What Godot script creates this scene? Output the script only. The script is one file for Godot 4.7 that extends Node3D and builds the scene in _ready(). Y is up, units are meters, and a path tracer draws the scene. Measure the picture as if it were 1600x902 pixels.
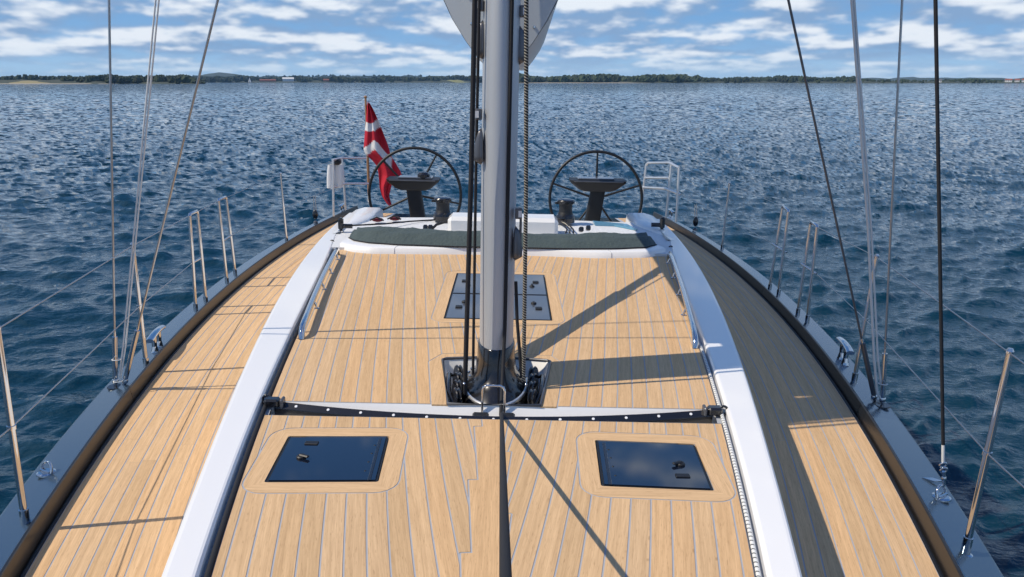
extends Node3D
# Foredeck of a sailing yacht at anchor, looking aft. x to the right, y up, z towards the bow (aft is -z).
const F := 1172.0            # focal length in photo pixels (1600 x 902)
const EYE := 1.45            # camera height above the coachroof deck
const XC := -0.083           # the yacht's centreline
const SD := -0.325           # level of the side decks
const SEA := -1.55           # level of the water
var TH := atan(323.0 / 1172.0)
var HEEL := Basis(Vector3.BACK, deg_to_rad(-1.2))      # the yacht lies over a little
var rng := RandomNumberGenerator.new()
var noise := FastNoiseLite.new()
var taken := {}
var M := {}

# ------------------------------------------------------------------ mesh building
class MB:
	var st := SurfaceTool.new()
	var grp := 0
	func _init():
		st.begin(Mesh.PRIMITIVE_TRIANGLES)
		st.set_smooth_group(-1)
	func flat():
		st.set_smooth_group(-1)
	func smooth():
		grp += 1
		st.set_smooth_group(grp)
	func v(p: Vector3, uv: Vector2):
		st.set_uv(uv)
		st.add_vertex(p)
	func tri(a: Vector3, b: Vector3, c: Vector3, ua := Vector2.ZERO, ub := Vector2.ZERO, uc := Vector2.ZERO):
		v(a, ua); v(c, uc); v(b, ub)
	func quad(a: Vector3, b: Vector3, c: Vector3, d: Vector3, ua := Vector2.ZERO, ub := Vector2.ZERO, uc := Vector2.ZERO, ud := Vector2.ZERO):
		tri(a, b, c, ua, ub, uc); tri(a, c, d, ua, uc, ud)
	func grid(rows: Array, flip := false):
		for i in rows.size() - 1:
			for j in rows[i].size() - 1:
				if flip: quad(rows[i][j], rows[i + 1][j], rows[i + 1][j + 1], rows[i][j + 1])
				else: quad(rows[i][j], rows[i][j + 1], rows[i + 1][j + 1], rows[i + 1][j])
	func tube(path: Array, r: float, sides := 10, caps := true, r2 := -1.0, closed := false, vs := 1.0, squash := Vector2.ONE):
		var n := path.size()
		if r2 < 0.0: r2 = r
		var rings := []
		var up := Vector3.UP
		var t0: Vector3 = (path[1] - path[0]).normalized()
		if absf(t0.dot(up)) > 0.95: up = Vector3.BACK
		var side := t0.cross(up).normalized()
		var run := 0.0
		var lens := []
		for i in n:
			var t: Vector3
			if closed: t = (path[(i + 1) % n] - path[(i + n - 1) % n]).normalized()
			elif i == 0: t = t0
			elif i == n - 1: t = (path[i] - path[i - 1]).normalized()
			else: t = ((path[i + 1] - path[i]).normalized() + (path[i] - path[i - 1]).normalized()).normalized()
			side = (side - t * side.dot(t)).normalized()
			var b := t.cross(side)
			var rr := lerpf(r, r2, float(i) / maxf(1, n - 1))
			var ring := []
			for k in sides + 1:
				var a := TAU * k / sides
				ring.append(path[i] + (side * cos(a) * squash.x + b * sin(a) * squash.y) * rr)
			rings.append(ring)
			if i > 0: run += path[i].distance_to(path[i - 1])
			lens.append(run)
		smooth()
		var m := n if closed else n - 1
		for i in m:
			var q = rings[(i + 1) % n]
			var l0: float = lens[i] * vs
			var l1: float = (lens[i + 1] if i + 1 < n else lens[i] + path[0].distance_to(path[i])) * vs
			for k in sides:
				var u0 := float(k) / sides
				var u1 := float(k + 1) / sides
				quad(rings[i][k], rings[i][k + 1], q[k + 1], q[k], Vector2(u0, l0), Vector2(u1, l0), Vector2(u1, l1), Vector2(u0, l1))
		if caps and not closed:
			flat()
			for k in sides:
				tri(path[0], rings[0][k + 1], rings[0][k])
				tri(path[n - 1], rings[n - 1][k], rings[n - 1][k + 1])
	func lathe(prof: Array, at: Vector3, segs := 20, axis := Vector3.UP):
		var q := Quaternion(Vector3.UP, axis.normalized()) if axis != Vector3.UP else Quaternion.IDENTITY
		for i in prof.size() - 1:
			smooth()
			for k in segs:
				var a0 := TAU * k / segs
				var a1 := TAU * (k + 1) / segs
				var p := func(pr: Vector2, a: float) -> Vector3: return at + q * Vector3(pr.x * cos(a), pr.y, pr.x * sin(a))
				quad(p.call(prof[i], a1), p.call(prof[i], a0), p.call(prof[i + 1], a0), p.call(prof[i + 1], a1))
	func ball(at: Vector3, r: Vector3, segs := 14, ringsn := 8):
		smooth()
		for i in ringsn:
			var b0 := -PI / 2 + PI * i / ringsn
			var b1 := -PI / 2 + PI * (i + 1) / ringsn
			for k in segs:
				var a0 := TAU * k / segs
				var a1 := TAU * (k + 1) / segs
				var p := func(b: float, a: float) -> Vector3: return at + Vector3(cos(b) * cos(a), sin(b), cos(b) * sin(a)) * r
				quad(p.call(b0, a1), p.call(b0, a0), p.call(b1, a0), p.call(b1, a1))
	func box(at: Vector3, s: Vector3, bevel := 0.004, basis := Basis.IDENTITY):
		var h := s / 2
		bevel = minf(bevel, minf(h.x, minf(h.y, h.z)) * 0.9)
		var ax := [Vector3.RIGHT, Vector3.UP, Vector3.BACK]
		flat()
		# corner point on face f of corner sg
		var pt := func(sg: Vector3, f: int) -> Vector3:
			var p := Vector3(sg.x * (h.x - bevel), sg.y * (h.y - bevel), sg.z * (h.z - bevel))
			p[f] = sg[f] * h[f]
			return at + basis * p
		for f in 3:
			var a := (f + 1) % 3
			var b := (f + 2) % 3
			for s1 in [-1.0, 1.0]:
				var c := []
				for q in [[-1, -1], [1, -1], [1, 1], [-1, 1]]:
					var sg := Vector3.ZERO
					sg[f] = s1; sg[a] = q[0]; sg[b] = q[1]
					c.append(pt.call(sg, f))
				if s1 > 0: quad(c[0], c[1], c[2], c[3])
				else: quad(c[3], c[2], c[1], c[0])
		if bevel <= 0.0: return
		for f in 3:       # edges that run along axis f
			var a := (f + 1) % 3
			var b := (f + 2) % 3
			for sa in [-1.0, 1.0]:
				for sb in [-1.0, 1.0]:
					var lo := Vector3.ZERO
					lo[f] = -1; lo[a] = sa; lo[b] = sb
					var hi := lo
					hi[f] = 1
					if sa * sb > 0: quad(pt.call(lo, a), pt.call(lo, b), pt.call(hi, b), pt.call(hi, a)) if false else quad(pt.call(hi, a), pt.call(hi, b), pt.call(lo, b), pt.call(lo, a))
					else: quad(pt.call(lo, a), pt.call(lo, b), pt.call(hi, b), pt.call(hi, a))
		for sx in [-1.0, 1.0]:
			for sy in [-1.0, 1.0]:
				for sz in [-1.0, 1.0]:
					var sg := Vector3(sx, sy, sz)
					if sx * sy * sz > 0: tri(pt.call(sg, 0), pt.call(sg, 1), pt.call(sg, 2))
					else: tri(pt.call(sg, 2), pt.call(sg, 1), pt.call(sg, 0))
	# a flat piece: polygon in (x, z), from y0 up to y1, texture laid along z
	func slab(poly: PackedVector2Array, y0: float, y1: float, uvo := Vector2.ZERO, uvs := Vector2.ONE, coords := PackedVector2Array()):
		flat()
		if Geometry2D.is_polygon_clockwise(poly): poly.reverse()
		if coords.size() != poly.size(): coords = poly
		var ix := Geometry2D.triangulate_polygon(poly)
		for i in range(0, ix.size(), 3):
			var q := [ix[i], ix[i + 1], ix[i + 2]]
			if (poly[q[1]] - poly[q[0]]).cross(poly[q[2]] - poly[q[0]]) > 0: q.reverse()
			var w := []
			for k in 3: w.append(Vector3(poly[q[k]].x, y1, poly[q[k]].y))
			tri(w[0], w[1], w[2], coords[q[0]] * uvs + uvo, coords[q[1]] * uvs + uvo, coords[q[2]] * uvs + uvo)
		var n := poly.size()
		for i in n:
			var a := poly[i]
			var b := poly[(i + 1) % n]
			var ua: Vector2 = coords[i] * uvs + uvo
			var ub: Vector2 = coords[(i + 1) % n] * uvs + uvo
			quad(Vector3(b.x, y0, b.y), Vector3(a.x, y0, a.y), Vector3(a.x, y1, a.y), Vector3(b.x, y1, b.y), ub, ua, ua, ub)
	func mesh() -> ArrayMesh:
		st.generate_normals()
		return st.commit()

# ------------------------------------------------------------------ naming
func numbered(called: String) -> String:
	var n: int = taken.get(called, -1) + 1
	taken[called] = n
	return called if n == 0 else "%s_%03d" % [called, n]
func tag(o: Node, label: String, category: String, group := ""):
	o.set_meta("label", label); o.set_meta("category", category)
	if group: o.set_meta("group", group)
	return o
# a thing on board: its shapes are given in the yacht's axes, its node stands at its base
func thing(called: String, label: String, category: String, at := Vector3.ZERO, group := "") -> Node3D:
	var o := Node3D.new()
	o.name = numbered(called); add_child(o)
	o.transform = Transform3D(HEEL, HEEL * at)
	o.set_meta("at", at)
	tag(o, label, category, group)
	return o
func put(mb: MB, called: String, m: Material, parent: Node) -> MeshInstance3D:
	var o := MeshInstance3D.new()
	o.mesh = mb.mesh()
	o.mesh.surface_set_material(0, m)
	o.name = numbered(called) if parent == self else called
	parent.add_child(o, true)
	if parent == self: o.transform = Transform3D(HEEL, Vector3.ZERO)
	elif parent.get_parent() == self: o.position = -base_of(parent)
	return o
func base_of(o: Node) -> Vector3: return o.get_meta("at") if o.has_meta("at") else Vector3.ZERO

# ------------------------------------------------------------------ where a photo pixel points
# (in the yacht's own axes, which lean with her heel)
func ray(px: float, py: float) -> Vector3:       # (x, y, z) for one unit of forward depth
	var u := px - 800.0
	var w := py - 451.0
	var fw := F * cos(TH) - w * sin(TH)
	var dn := F * sin(TH) + w * cos(TH)
	return HEEL.inverse() * Vector3(u / fw, -dn / fw, -1.0)
func P(px: float, py: float, level: float) -> Vector3:    # on a level plane
	var r := ray(px, py)
	var o := HEEL.inverse() * Vector3(0, EYE, 0)
	return o + r * ((level - o.y) / r.y)
func D(px: float, py: float, d: float) -> Vector3:        # at a known depth
	return HEEL.inverse() * Vector3(0, EYE, 0) + ray(px, py) * d

# ------------------------------------------------------------------ outlines of the yacht: half widths at depth d
func w_deck(d: float) -> float: return 0.93505 + d * (0.38376 + d * (-0.0272215 + d * 0.00003224))
func w_hull(d: float) -> float: return w_deck(d) + 0.255
func w_ridge(d: float) -> float: return 0.53219 + d * (0.227918 + d * (-0.00087084 - d * 0.00114213))
func w_inner(d: float) -> float: return minf(0.33338 + d * (0.334802 + d * (-0.0430246 + d * 0.00292715)), w_ridge(d) - 0.12)

# ------------------------------------------------------------------ materials
func col(r: float, g: float, b: float) -> Color: return Color(r, g, b).linear_to_srgb()
func mat(c: Color, rough := 0.5, metal := 0.0, coat := 0.0) -> StandardMaterial3D:
	var m := StandardMaterial3D.new()
	m.albedo_color = c.linear_to_srgb(); m.roughness = rough; m.metallic = metal
	if coat > 0.0:
		m.clearcoat_enabled = true; m.clearcoat = coat; m.clearcoat_roughness = 0.05
	return m
func noise_tex(freq: float, lo: Color, hi: Color, size := 512, seed := 1, octaves := 4) -> NoiseTexture2D:
	var n := FastNoiseLite.new()
	n.seed = seed; n.frequency = freq; n.fractal_octaves = octaves
	var t := NoiseTexture2D.new()
	t.width = size; t.height = size; t.seamless = true; t.noise = n
	var g := Gradient.new()
	g.set_color(0, lo); g.set_color(1, hi)
	t.color_ramp = g
	return t
func bump_tex(freq: float, size := 512, seed := 1, strength := 2.0) -> NoiseTexture2D:
	var n := FastNoiseLite.new()
	n.seed = seed; n.frequency = freq; n.fractal_octaves = 5
	var t := NoiseTexture2D.new()
	t.width = size; t.height = size; t.seamless = true; t.noise = n; t.as_normal_map = true; t.bump_strength = strength
	return t

func make_teak_images() -> Array:
	var W := 256
	var Hh := 1024
	var data := PackedByteArray()
	data.resize(W * Hh * 3)
	var grain := FastNoiseLite.new()
	grain.seed = 11; grain.frequency = 1.0; grain.fractal_octaves = 3
	var broad := FastNoiseLite.new()
	broad.seed = 12; broad.frequency = 1.0; broad.fractal_octaves = 2
	var fleck := FastNoiseLite.new()
	fleck.seed = 13; fleck.frequency = 1.0; fleck.fractal_octaves = 2
	for y in Hh:
		# meets itself at the ends: walk a circle along the grain
		var a := TAU * y / Hh
		var cy := cos(a)
		var sy := sin(a)
		for x in W:
			var g := grain.get_noise_3d(x * 0.23, cy * 2.2, sy * 2.2)
			var b := broad.get_noise_3d(x * 0.05, cy * 0.55 + 40.0, sy * 0.55)
			var f := fleck.get_noise_3d(x * 0.30, cy * 5.5 + 90.0, sy * 5.5)
			var k := 1.0 + g * 0.15 + b * 0.12
			var dark := clampf((f - 0.40) * 4.0, 0.0, 1.0) * 0.26
			k -= dark
			var i := (y * W + x) * 3
			data[i] = clampi(int(206.0 * (0.5 + 0.5 * k)), 0, 255)
			data[i + 1] = clampi(int(172.0 * (0.44 + 0.56 * k)), 0, 255)
			data[i + 2] = clampi(int(131.0 * (0.36 + 0.64 * k)), 0, 255)
	var im := Image.create_from_data(W, Hh, false, Image.FORMAT_RGB8, data)
	return [ImageTexture.create_from_image(im)]

func make_materials():
	var teak: Texture2D = make_teak_images()[0]
	M.teak = []
	for c in [Color(1.0, 1.0, 1.0), Color(0.975, 0.97, 0.96), Color(1.0, 0.985, 0.965), Color(0.96, 0.96, 0.955), Color(0.985, 0.99, 1.0)]:
		var m := StandardMaterial3D.new()
		m.albedo_texture = teak; m.albedo_color = c; m.roughness = 0.72; m.metallic_specular = 0.35
		M.teak.append(m)
	M.caulk = mat(Color(0.36, 0.385, 0.43), 0.75)
	M.white = mat(Color(0.82, 0.815, 0.80), 0.28, 0.0, 0.5)
	M.white_matt = mat(Color(0.76, 0.77, 0.78), 0.55)
	M.nonslip = mat(Color(0.74, 0.76, 0.78), 0.7)
	M.nonslip.normal_enabled = true
	M.nonslip.normal_texture = bump_tex(0.12, 256, 5, 6.0)
	M.nonslip.uv1_triplanar = true; M.nonslip.uv1_world_triplanar = true; M.nonslip.uv1_scale = Vector3(4, 4, 4)
	M.black = mat(Color(0.012, 0.012, 0.014), 0.22, 0.0, 0.4)
	M.blackmatt = mat(Color(0.009, 0.010, 0.012), 0.5)
	M.rail = mat(Color(0.013, 0.012, 0.012), 0.3, 0.0, 0.1)
	M.steel = mat(Color(0.62, 0.62, 0.63), 0.09, 1.0)
	M.steel_satin = mat(Color(0.78, 0.78, 0.78), 0.34, 0.75)
	M.wire = mat(Color(0.42, 0.42, 0.43), 0.34, 1.0)
	M.alloy = mat(Color(0.47, 0.50, 0.54), 0.56, 0.45)
	M.alloy.roughness_texture = noise_tex(0.02, Color(0.75, 0.75, 0.75), Color(1, 1, 1), 256, 8)
	M.alloy.uv1_triplanar = true; M.alloy.uv1_scale = Vector3(1.5, 0.2, 1.5)
	M.greyalloy = mat(Color(0.13, 0.135, 0.15), 0.35, 0.6)
	M.hull = mat(Color(0.11, 0.17, 0.23), 0.2, 0.8)
	M.glass = mat(Color(0.006, 0.010, 0.022), 0.05, 0.0, 1.0)
	M.darkpanel = mat(Color(0.075, 0.085, 0.105), 0.3, 0.0, 0.6)
	M.boom = mat(Color(0.58, 0.62, 0.64), 0.45)
	M.cover = mat(Color(0.05, 0.074, 0.076), 0.85)
	M.cover.rim_enabled = true; M.cover.rim = 0.2
	M.cover.normal_enabled = true
	M.cover.normal_texture = bump_tex(0.03, 512, 9, 5.0)
	M.cover.uv1_triplanar = true; M.cover.uv1_world_triplanar = true; M.cover.uv1_scale = Vector3(1.6, 1.6, 1.6)
	M.rope_black = mat(Color(0.012, 0.013, 0.017), 0.8)
	M.rope_white = mat(Color(0.66, 0.67, 0.66), 0.75)
	var im := Image.create(16, 16, false, Image.FORMAT_RGB8)
	for y in 16:
		for x in 16:
			im.set_pixel(x, y, Color(0.72, 0.70, 0.64) if ((x + y) % 8 < 3) else Color(0.06, 0.06, 0.07))
	M.rope_braid = StandardMaterial3D.new()
	M.rope_braid.albedo_texture = ImageTexture.create_from_image(im); M.rope_braid.roughness = 0.8
	var im2 := Image.create(16, 16, false, Image.FORMAT_RGB8)
	for y in 16:
		for x in 16:
			im2.set_pixel(x, y, Color(0.10, 0.11, 0.13) if ((x + y) % 16 < 3 and x % 8 < 5) else Color(0.84, 0.85, 0.84))
	M.rope_fleck = StandardMaterial3D.new()
	M.rope_fleck.albedo_texture = ImageTexture.create_from_image(im2); M.rope_fleck.roughness = 0.8
	M.wood = mat(Color(0.36, 0.19, 0.08), 0.35, 0.0, 0.6)
	M.leather = mat(Color(0.05, 0.035, 0.03), 0.6)
	M.blue = mat(Color(0.10, 0.28, 0.42), 0.3, 0.0, 0.5)
	M.red = mat(Color(0.16, 0.012, 0.02), 0.6)

# ------------------------------------------------------------------ sky: broken cumulus under a blue sky
func sky_color(dir: Vector3, n1: FastNoiseLite, n2: FastNoiseLite) -> Color:
	var el := rad_to_deg(asin(clampf(dir.y, 0.0, 1.0)))
	var h := clampf(el / 60.0, 0.0, 1.0)
	var low := clampf(el / 7.0, 0.0, 1.0)
	var blue := Color(0.40, 0.62, 0.84).lerp(Color(0.18, 0.42, 0.75), pow(low, 0.7)).lerp(Color(0.035, 0.13, 0.42), pow(h, 0.55))
	var r := 1.0 / (dir.y + 0.055)
	var hl := Vector2(dir.x, dir.z).normalized()
	var d := dir * 1.0
	d.y *= 3.4
	var fine := 8.0 + 4.0 / (1.0 + el * 0.4)          # clouds far off look smaller
	var puff := n2.get_noise_3dv(d * fine)
	var c := n1.get_noise_2d(hl.x * r * 0.80, hl.y * r * 0.80) * 0.5 + puff * 0.85
	# the same layer a little higher up: a cloud that ends above shows its lit top
	var r2 := 1.0 / (dir.y + 0.067 + dir.y * 0.1)
	var c2 := n1.get_noise_2d(hl.x * r2 * 0.80, hl.y * r2 * 0.80) * 0.5 + n2.get_noise_3dv((d + Vector3(0, 0.045, 0)) * fine) * 0.85
	var cover := smoothstep(-0.50, 0.14, c - 0.42 * smoothstep(7.0, 24.0, el))
	var lit := clampf(0.33 + (c - c2) * 1.35, 0.0, 1.0)
	lit = lit * lit * (3.0 - 2.0 * lit)
	var cloud := Color(0.24, 0.38, 0.60).lerp(Color(0.84, 0.89, 0.95), lit)
	var veil := smoothstep(0.0, 2.4, el)
	var far := Color(0.46, 0.66, 0.86)
	var out := blue.lerp(cloud, cover * 0.93)
	return far.lerp(out, 0.3 + 0.7 * veil)

func make_sky() -> Sky:
	var n1 := FastNoiseLite.new()
	n1.seed = 21; n1.frequency = 0.62; n1.fractal_octaves = 5; n1.fractal_gain = 0.55
	var n2 := FastNoiseLite.new()
	n2.seed = 5; n2.frequency = 1.0; n2.fractal_octaves = 5; n2.fractal_gain = 0.58
	var W := 4096
	var Hh := 2048
	# whole upper sky, coarse
	var cw := 768
	var ch := 384
	var cd := PackedByteArray()
	cd.resize(cw * ch * 3)
	for y in ch:
		var el := PI / 2 - PI * (y + 0.5) / ch
		for x in cw:
			var i := (y * cw + x) * 3
			var c: Color
			if el < -0.04: c = Color(0.04, 0.09, 0.14)
			else:
				var az := TAU * (x + 0.5) / cw - PI       # middle column looks along -z
				c = sky_color(Vector3(sin(az) * cos(el), maxf(sin(el), 0.0005), -cos(az) * cos(el)), n1, n2)
			c = c.linear_to_srgb()
			cd[i] = c.r8; cd[i + 1] = c.g8; cd[i + 2] = c.b8
	var im := Image.create_from_data(cw, ch, false, Image.FORMAT_RGB8, cd)
	im.resize(W, Hh, Image.INTERPOLATE_CUBIC)
	# the lowest eleven degrees at full size
	var rows := int(Hh * 11.0 / 180.0)
	var bw := 3072
	var bd := PackedByteArray()
	bd.resize(bw * rows * 3)
	for y in rows:
		var el := PI * (rows - y - 0.5) / Hh
		for x in bw:
			var az := TAU * (x + 0.5) / bw - PI
			var c := sky_color(Vector3(sin(az) * cos(el), sin(el), -cos(az) * cos(el)), n1, n2).linear_to_srgb()
			var i := (y * bw + x) * 3
			bd[i] = c.r8; bd[i + 1] = c.g8; bd[i + 2] = c.b8
	var band := Image.create_from_data(bw, rows, false, Image.FORMAT_RGB8, bd)
	band.resize(W, rows, Image.INTERPOLATE_CUBIC)
	im.blit_rect(band, Rect2i(0, 0, W, rows), Vector2i(0, Hh / 2 - rows))
	var pm := PanoramaSkyMaterial.new()
	pm.panorama = ImageTexture.create_from_image(im)
	var s := Sky.new()
	s.sky_material = pm
	return s

# ------------------------------------------------------------------ start
func _ready():
	rng.seed = 7
	noise.seed = 3; noise.frequency = 1.0; noise.fractal_octaves = 4
	var cam := Camera3D.new()
	cam.name = "camera"
	cam.fov = rad_to_deg(2.0 * atan(451.0 / F)); cam.near = 0.05; cam.far = 9000.0
	cam.position = Vector3(0, EYE, 0); cam.rotation.x = -TH
	add_child(cam); cam.current = true
	var env := Environment.new()
	env.background_mode = Environment.BG_SKY
	env.sky = make_sky()
	env.background_energy_multiplier = 1.0
	env.tonemap_mode = Environment.TONE_MAPPER_LINEAR
	env.tonemap_exposure = 1.04
	env.fog_enabled = true; env.fog_density = 0.00005; env.fog_light_color = Color(0.58, 0.77, 0.95)
	env.ssao_enabled = true; env.ssil_enabled = true; env.sdfgi_enabled = true
	var we := WorldEnvironment.new()
	we.environment = env
	add_child(we)
	var sun := DirectionalLight3D.new()
	sun.name = "sun"
	var el := deg_to_rad(50.0)
	var az := deg_to_rad(12.0)
	add_child(sun)
	sun.look_at_from_position(Vector3.ZERO, Vector3(cos(el) * cos(az), -sin(el), -cos(el) * sin(az)), Vector3.UP)
	sun.light_energy = 1.32; sun.light_color = Color(1.0, 0.95, 0.87); sun.light_angular_distance = 0.5; sun.shadow_enabled = true
	make_materials()
	print("sky done ", Time.get_ticks_msec())
	build_water()
	print("water done ", Time.get_ticks_msec())
	build_shore()
	print("shore done ", Time.get_ticks_msec())
	build_yacht()
	print("yacht done ", Time.get_ticks_msec())
	build_mast()
	build_hatches()
	build_rigging()
	build_cockpit()
	print("all done ", Time.get_ticks_msec())

# ------------------------------------------------------------------ water
const TN := 256
func wave_tile(size: float, lmin: float, lmax: float, count: int, rms: float, seed: int) -> PackedFloat32Array:
	var r := RandomNumberGenerator.new()
	r.seed = seed
	var out := PackedFloat32Array()
	out.resize(TN * TN)
	var total := 0.0
	var step := size / TN
	for w in count:
		var lam := lmin * pow(lmax / lmin, (w + r.randf()) / count)
		var ang := deg_to_rad(78.0) + r.randfn(0.0, 0.5)      # the wind blows along the deck from one side
		var kx := roundf(cos(ang) * size / lam)
		var kz := roundf(sin(ang) * size / lam)
		if kx == 0 and kz == 0: kz = 1
		var a := pow(lam, 1.05)
		var ph := r.randf() * TAU
		total += a * a * 0.5
		for j in TN:
			var s := sin(TAU * kz * j / TN + ph)
			var c := cos(TAU * kz * j / TN + ph)
			var wx := TAU * kx / TN
			# walk along the row by turning
			var cs := cos(wx)
			var sn := sin(wx)
			var base := j * TN
			for i in TN:
				out[base + i] += a * s
				var t := s * cs + c * sn
				c = c * cs - s * sn
				s = t
	var k := rms / sqrt(total)
	for i in TN * TN:
		var h := out[i] * k
		out[i] = h + h * h * (0.35 / rms) - absf(h) * 0.1      # sharper crests, flatter troughs
	return out

func build_water():
	var sizes := [37.0, 11.3, 3.1]
	var tiles := [wave_tile(sizes[0], 1.1, 3.4, 24, 0.0135, 1), wave_tile(sizes[1], 0.36, 1.1, 30, 0.0185, 2), wave_tile(sizes[2], 0.13, 0.36, 22, 0.0074, 3)]
	var t0: PackedFloat32Array = tiles[0]
	var t1: PackedFloat32Array = tiles[1]
	var t2: PackedFloat32Array = tiles[2]
	var cols := 820
	var growth := 1.0082
	var radii := [2.2]
	while radii[-1] < 6500.0: radii.append(radii[-1] * growth)
	var rows := radii.size()
	var pos := PackedVector3Array()
	pos.resize(rows * cols)
	var a0 := deg_to_rad(-58.0)
	var da := deg_to_rad(116.0) / (cols - 1)
	var sn := PackedFloat32Array()
	var cn := PackedFloat32Array()
	for j in cols:
		sn.append(sin(a0 + da * j)); cn.append(cos(a0 + da * j))
	var s0: float = TN / sizes[0]
	var s1: float = TN / sizes[1]
	var s2: float = TN / sizes[2]
	for i in rows:
		var r: float = radii[i]
		var dr := r * (growth - 1.0)
		var f0 := clampf(1.6 - dr / 1.6, 0.0, 1.0)
		var f1 := clampf(1.6 - dr / 0.42, 0.0, 1.0)
		var f2 := clampf(1.6 - dr / 0.13, 0.0, 1.0)
		for j in cols:
			var x := r * sn[j]
			var z := -r * cn[j]
			var y := 0.0
			if f0 > 0.0:
				var gx := x * s0
				var gz := z * s0
				var ix := floori(gx)
				var iz := floori(gz)
				var fx := gx - ix
				var fz := gz - iz
				var p := (iz & 255) * TN
				var q := ((iz + 1) & 255) * TN
				var i0 := ix & 255
				var i1 := (ix + 1) & 255
				y += f0 * lerpf(lerpf(t0[p + i0], t0[p + i1], fx), lerpf(t0[q + i0], t0[q + i1], fx), fz)
			if f1 > 0.0:
				var gx := (x * 0.966 + z * 0.259) * s1
				var gz := (z * 0.966 - x * 0.259) * s1
				var ix := floori(gx)
				var iz := floori(gz)
				var fx := gx - ix
				var fz := gz - iz
				var p := (iz & 255) * TN
				var q := ((iz + 1) & 255) * TN
				var i0 := ix & 255
				var i1 := (ix + 1) & 255
				y += f1 * lerpf(lerpf(t1[p + i0], t1[p + i1], fx), lerpf(t1[q + i0], t1[q + i1], fx), fz)
			if f2 > 0.0:
				var gx := (x * 0.94 - z * 0.342) * s2
				var gz := (z * 0.94 + x * 0.342) * s2
				var ix := floori(gx)
				var iz := floori(gz)
				var fx := gx - ix
				var fz := gz - iz
				var p := (iz & 255) * TN
				var q := ((iz + 1) & 255) * TN
				var i0 := ix & 255
				var i1 := (ix + 1) & 255
				y += f2 * lerpf(lerpf(t2[p + i0], t2[p + i1], fx), lerpf(t2[q + i0], t2[q + i1], fx), fz)
			pos[i * cols + j] = Vector3(x, y, z)
	var nor := PackedVector3Array()
	nor.resize(rows * cols)
	for i in rows:
		var ia := maxi(i - 1, 0) * cols
		var ib := mini(i + 1, rows - 1) * cols
		var dr: float = radii[i] * (growth - 1.0)
		var m0 := 1.0 - clampf(1.6 - dr / 1.6, 0.0, 1.0)
		var m1 := 1.0 - clampf(1.6 - dr / 0.42, 0.0, 1.0)
		var m2 := 1.0 - clampf(1.6 - dr / 0.13, 0.0, 1.0)
		for j in cols:
			var e: Vector3 = pos[ib + j] - pos[ia + j]
			var g: Vector3 = pos[i * cols + mini(j + 1, cols - 1)] - pos[i * cols + maxi(j - 1, 0)]
			var n := g.cross(e).normalized()
			if m2 > 0.0:
				var p := pos[i * cols + j]
				var sx := 0.0
				var sz := 0.0
				if m0 > 0.0:
					var a := (floori(p.z * s0) & 255) * TN
					var b := ((floori(p.z * s0) + 1) & 255) * TN
					var c := floori(p.x * s0) & 255
					sx += m0 * (t0[a + ((c + 1) & 255)] - t0[a + c]) * s0
					sz += m0 * (t0[b + c] - t0[a + c]) * s0
				if m1 > 0.0:
					var u := (p.x * 0.966 + p.z * 0.259) * s1
					var w := (p.z * 0.966 - p.x * 0.259) * s1
					var a := (floori(w) & 255) * TN
					var b := ((floori(w) + 1) & 255) * TN
					var c := floori(u) & 255
					sx += m1 * (t1[a + ((c + 1) & 255)] - t1[a + c]) * s1
					sz += m1 * (t1[b + c] - t1[a + c]) * s1
				var u2 := (p.x * 0.94 - p.z * 0.342) * s2
				var w2 := (p.z * 0.94 + p.x * 0.342) * s2
				var a2 := (floori(w2) & 255) * TN
				var b2 := ((floori(w2) + 1) & 255) * TN
				var c2 := floori(u2) & 255
				sx += m2 * (t2[a2 + ((c2 + 1) & 255)] - t2[a2 + c2]) * s2
				sz += m2 * (t2[b2 + c2] - t2[a2 + c2]) * s2
				n = (n - Vector3(sx, 0.0, sz) * 1.15).normalized()
			nor[i * cols + j] = n
	var idx := PackedInt32Array()
	idx.resize((rows - 1) * (cols - 1) * 6)
	var k := 0
	for i in rows - 1:
		for j in cols - 1:
			var a := i * cols + j
			var b := a + cols
			idx[k] = a; idx[k + 1] = b; idx[k + 2] = a + 1
			idx[k + 3] = a + 1; idx[k + 4] = b; idx[k + 5] = b + 1
			k += 6
	# the rest of the sea, behind the camera, as a plain sheet that joins the same sheet
	var n0 := pos.size()
	for i in 25:
		var a := deg_to_rad(58.0) + deg_to_rad(244.0) * i / 24
		pos.append(Vector3(2.2 * sin(a), 0, -2.2 * cos(a))); nor.append(Vector3.UP)
		pos.append(Vector3(6500.0 * sin(a), 0, -6500.0 * cos(a))); nor.append(Vector3.UP)
	for i in 24:
		var a := n0 + i * 2
		idx.append_array(PackedInt32Array([a, a + 1, a + 2, a + 2, a + 1, a + 3]))
	var arr := []
	arr.resize(Mesh.ARRAY_MAX)
	arr[Mesh.ARRAY_VERTEX] = pos; arr[Mesh.ARRAY_NORMAL] = nor; arr[Mesh.ARRAY_INDEX] = idx
	var am := ArrayMesh.new()
	am.add_surface_from_arrays(Mesh.PRIMITIVE_TRIANGLES, arr)
	var m := StandardMaterial3D.new()
	m.albedo_color = col(0.0015, 0.025, 0.044); m.roughness = 0.05; m.metallic_specular = 0.42
	m.normal_enabled = true
	var nt := bump_tex(0.018, 1024, 31, 9.0)
	m.normal_texture = nt; m.normal_scale = 0.55
	m.uv1_triplanar = true; m.uv1_world_triplanar = true; m.uv1_scale = Vector3(0.36, 0.36, 0.62)
	am.surface_set_material(0, m)
	var o := MeshInstance3D.new()
	o.name = "water"; o.mesh = am; o.position.y = SEA
	o.set_meta("kind", "structure")
	add_child(o)

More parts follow.
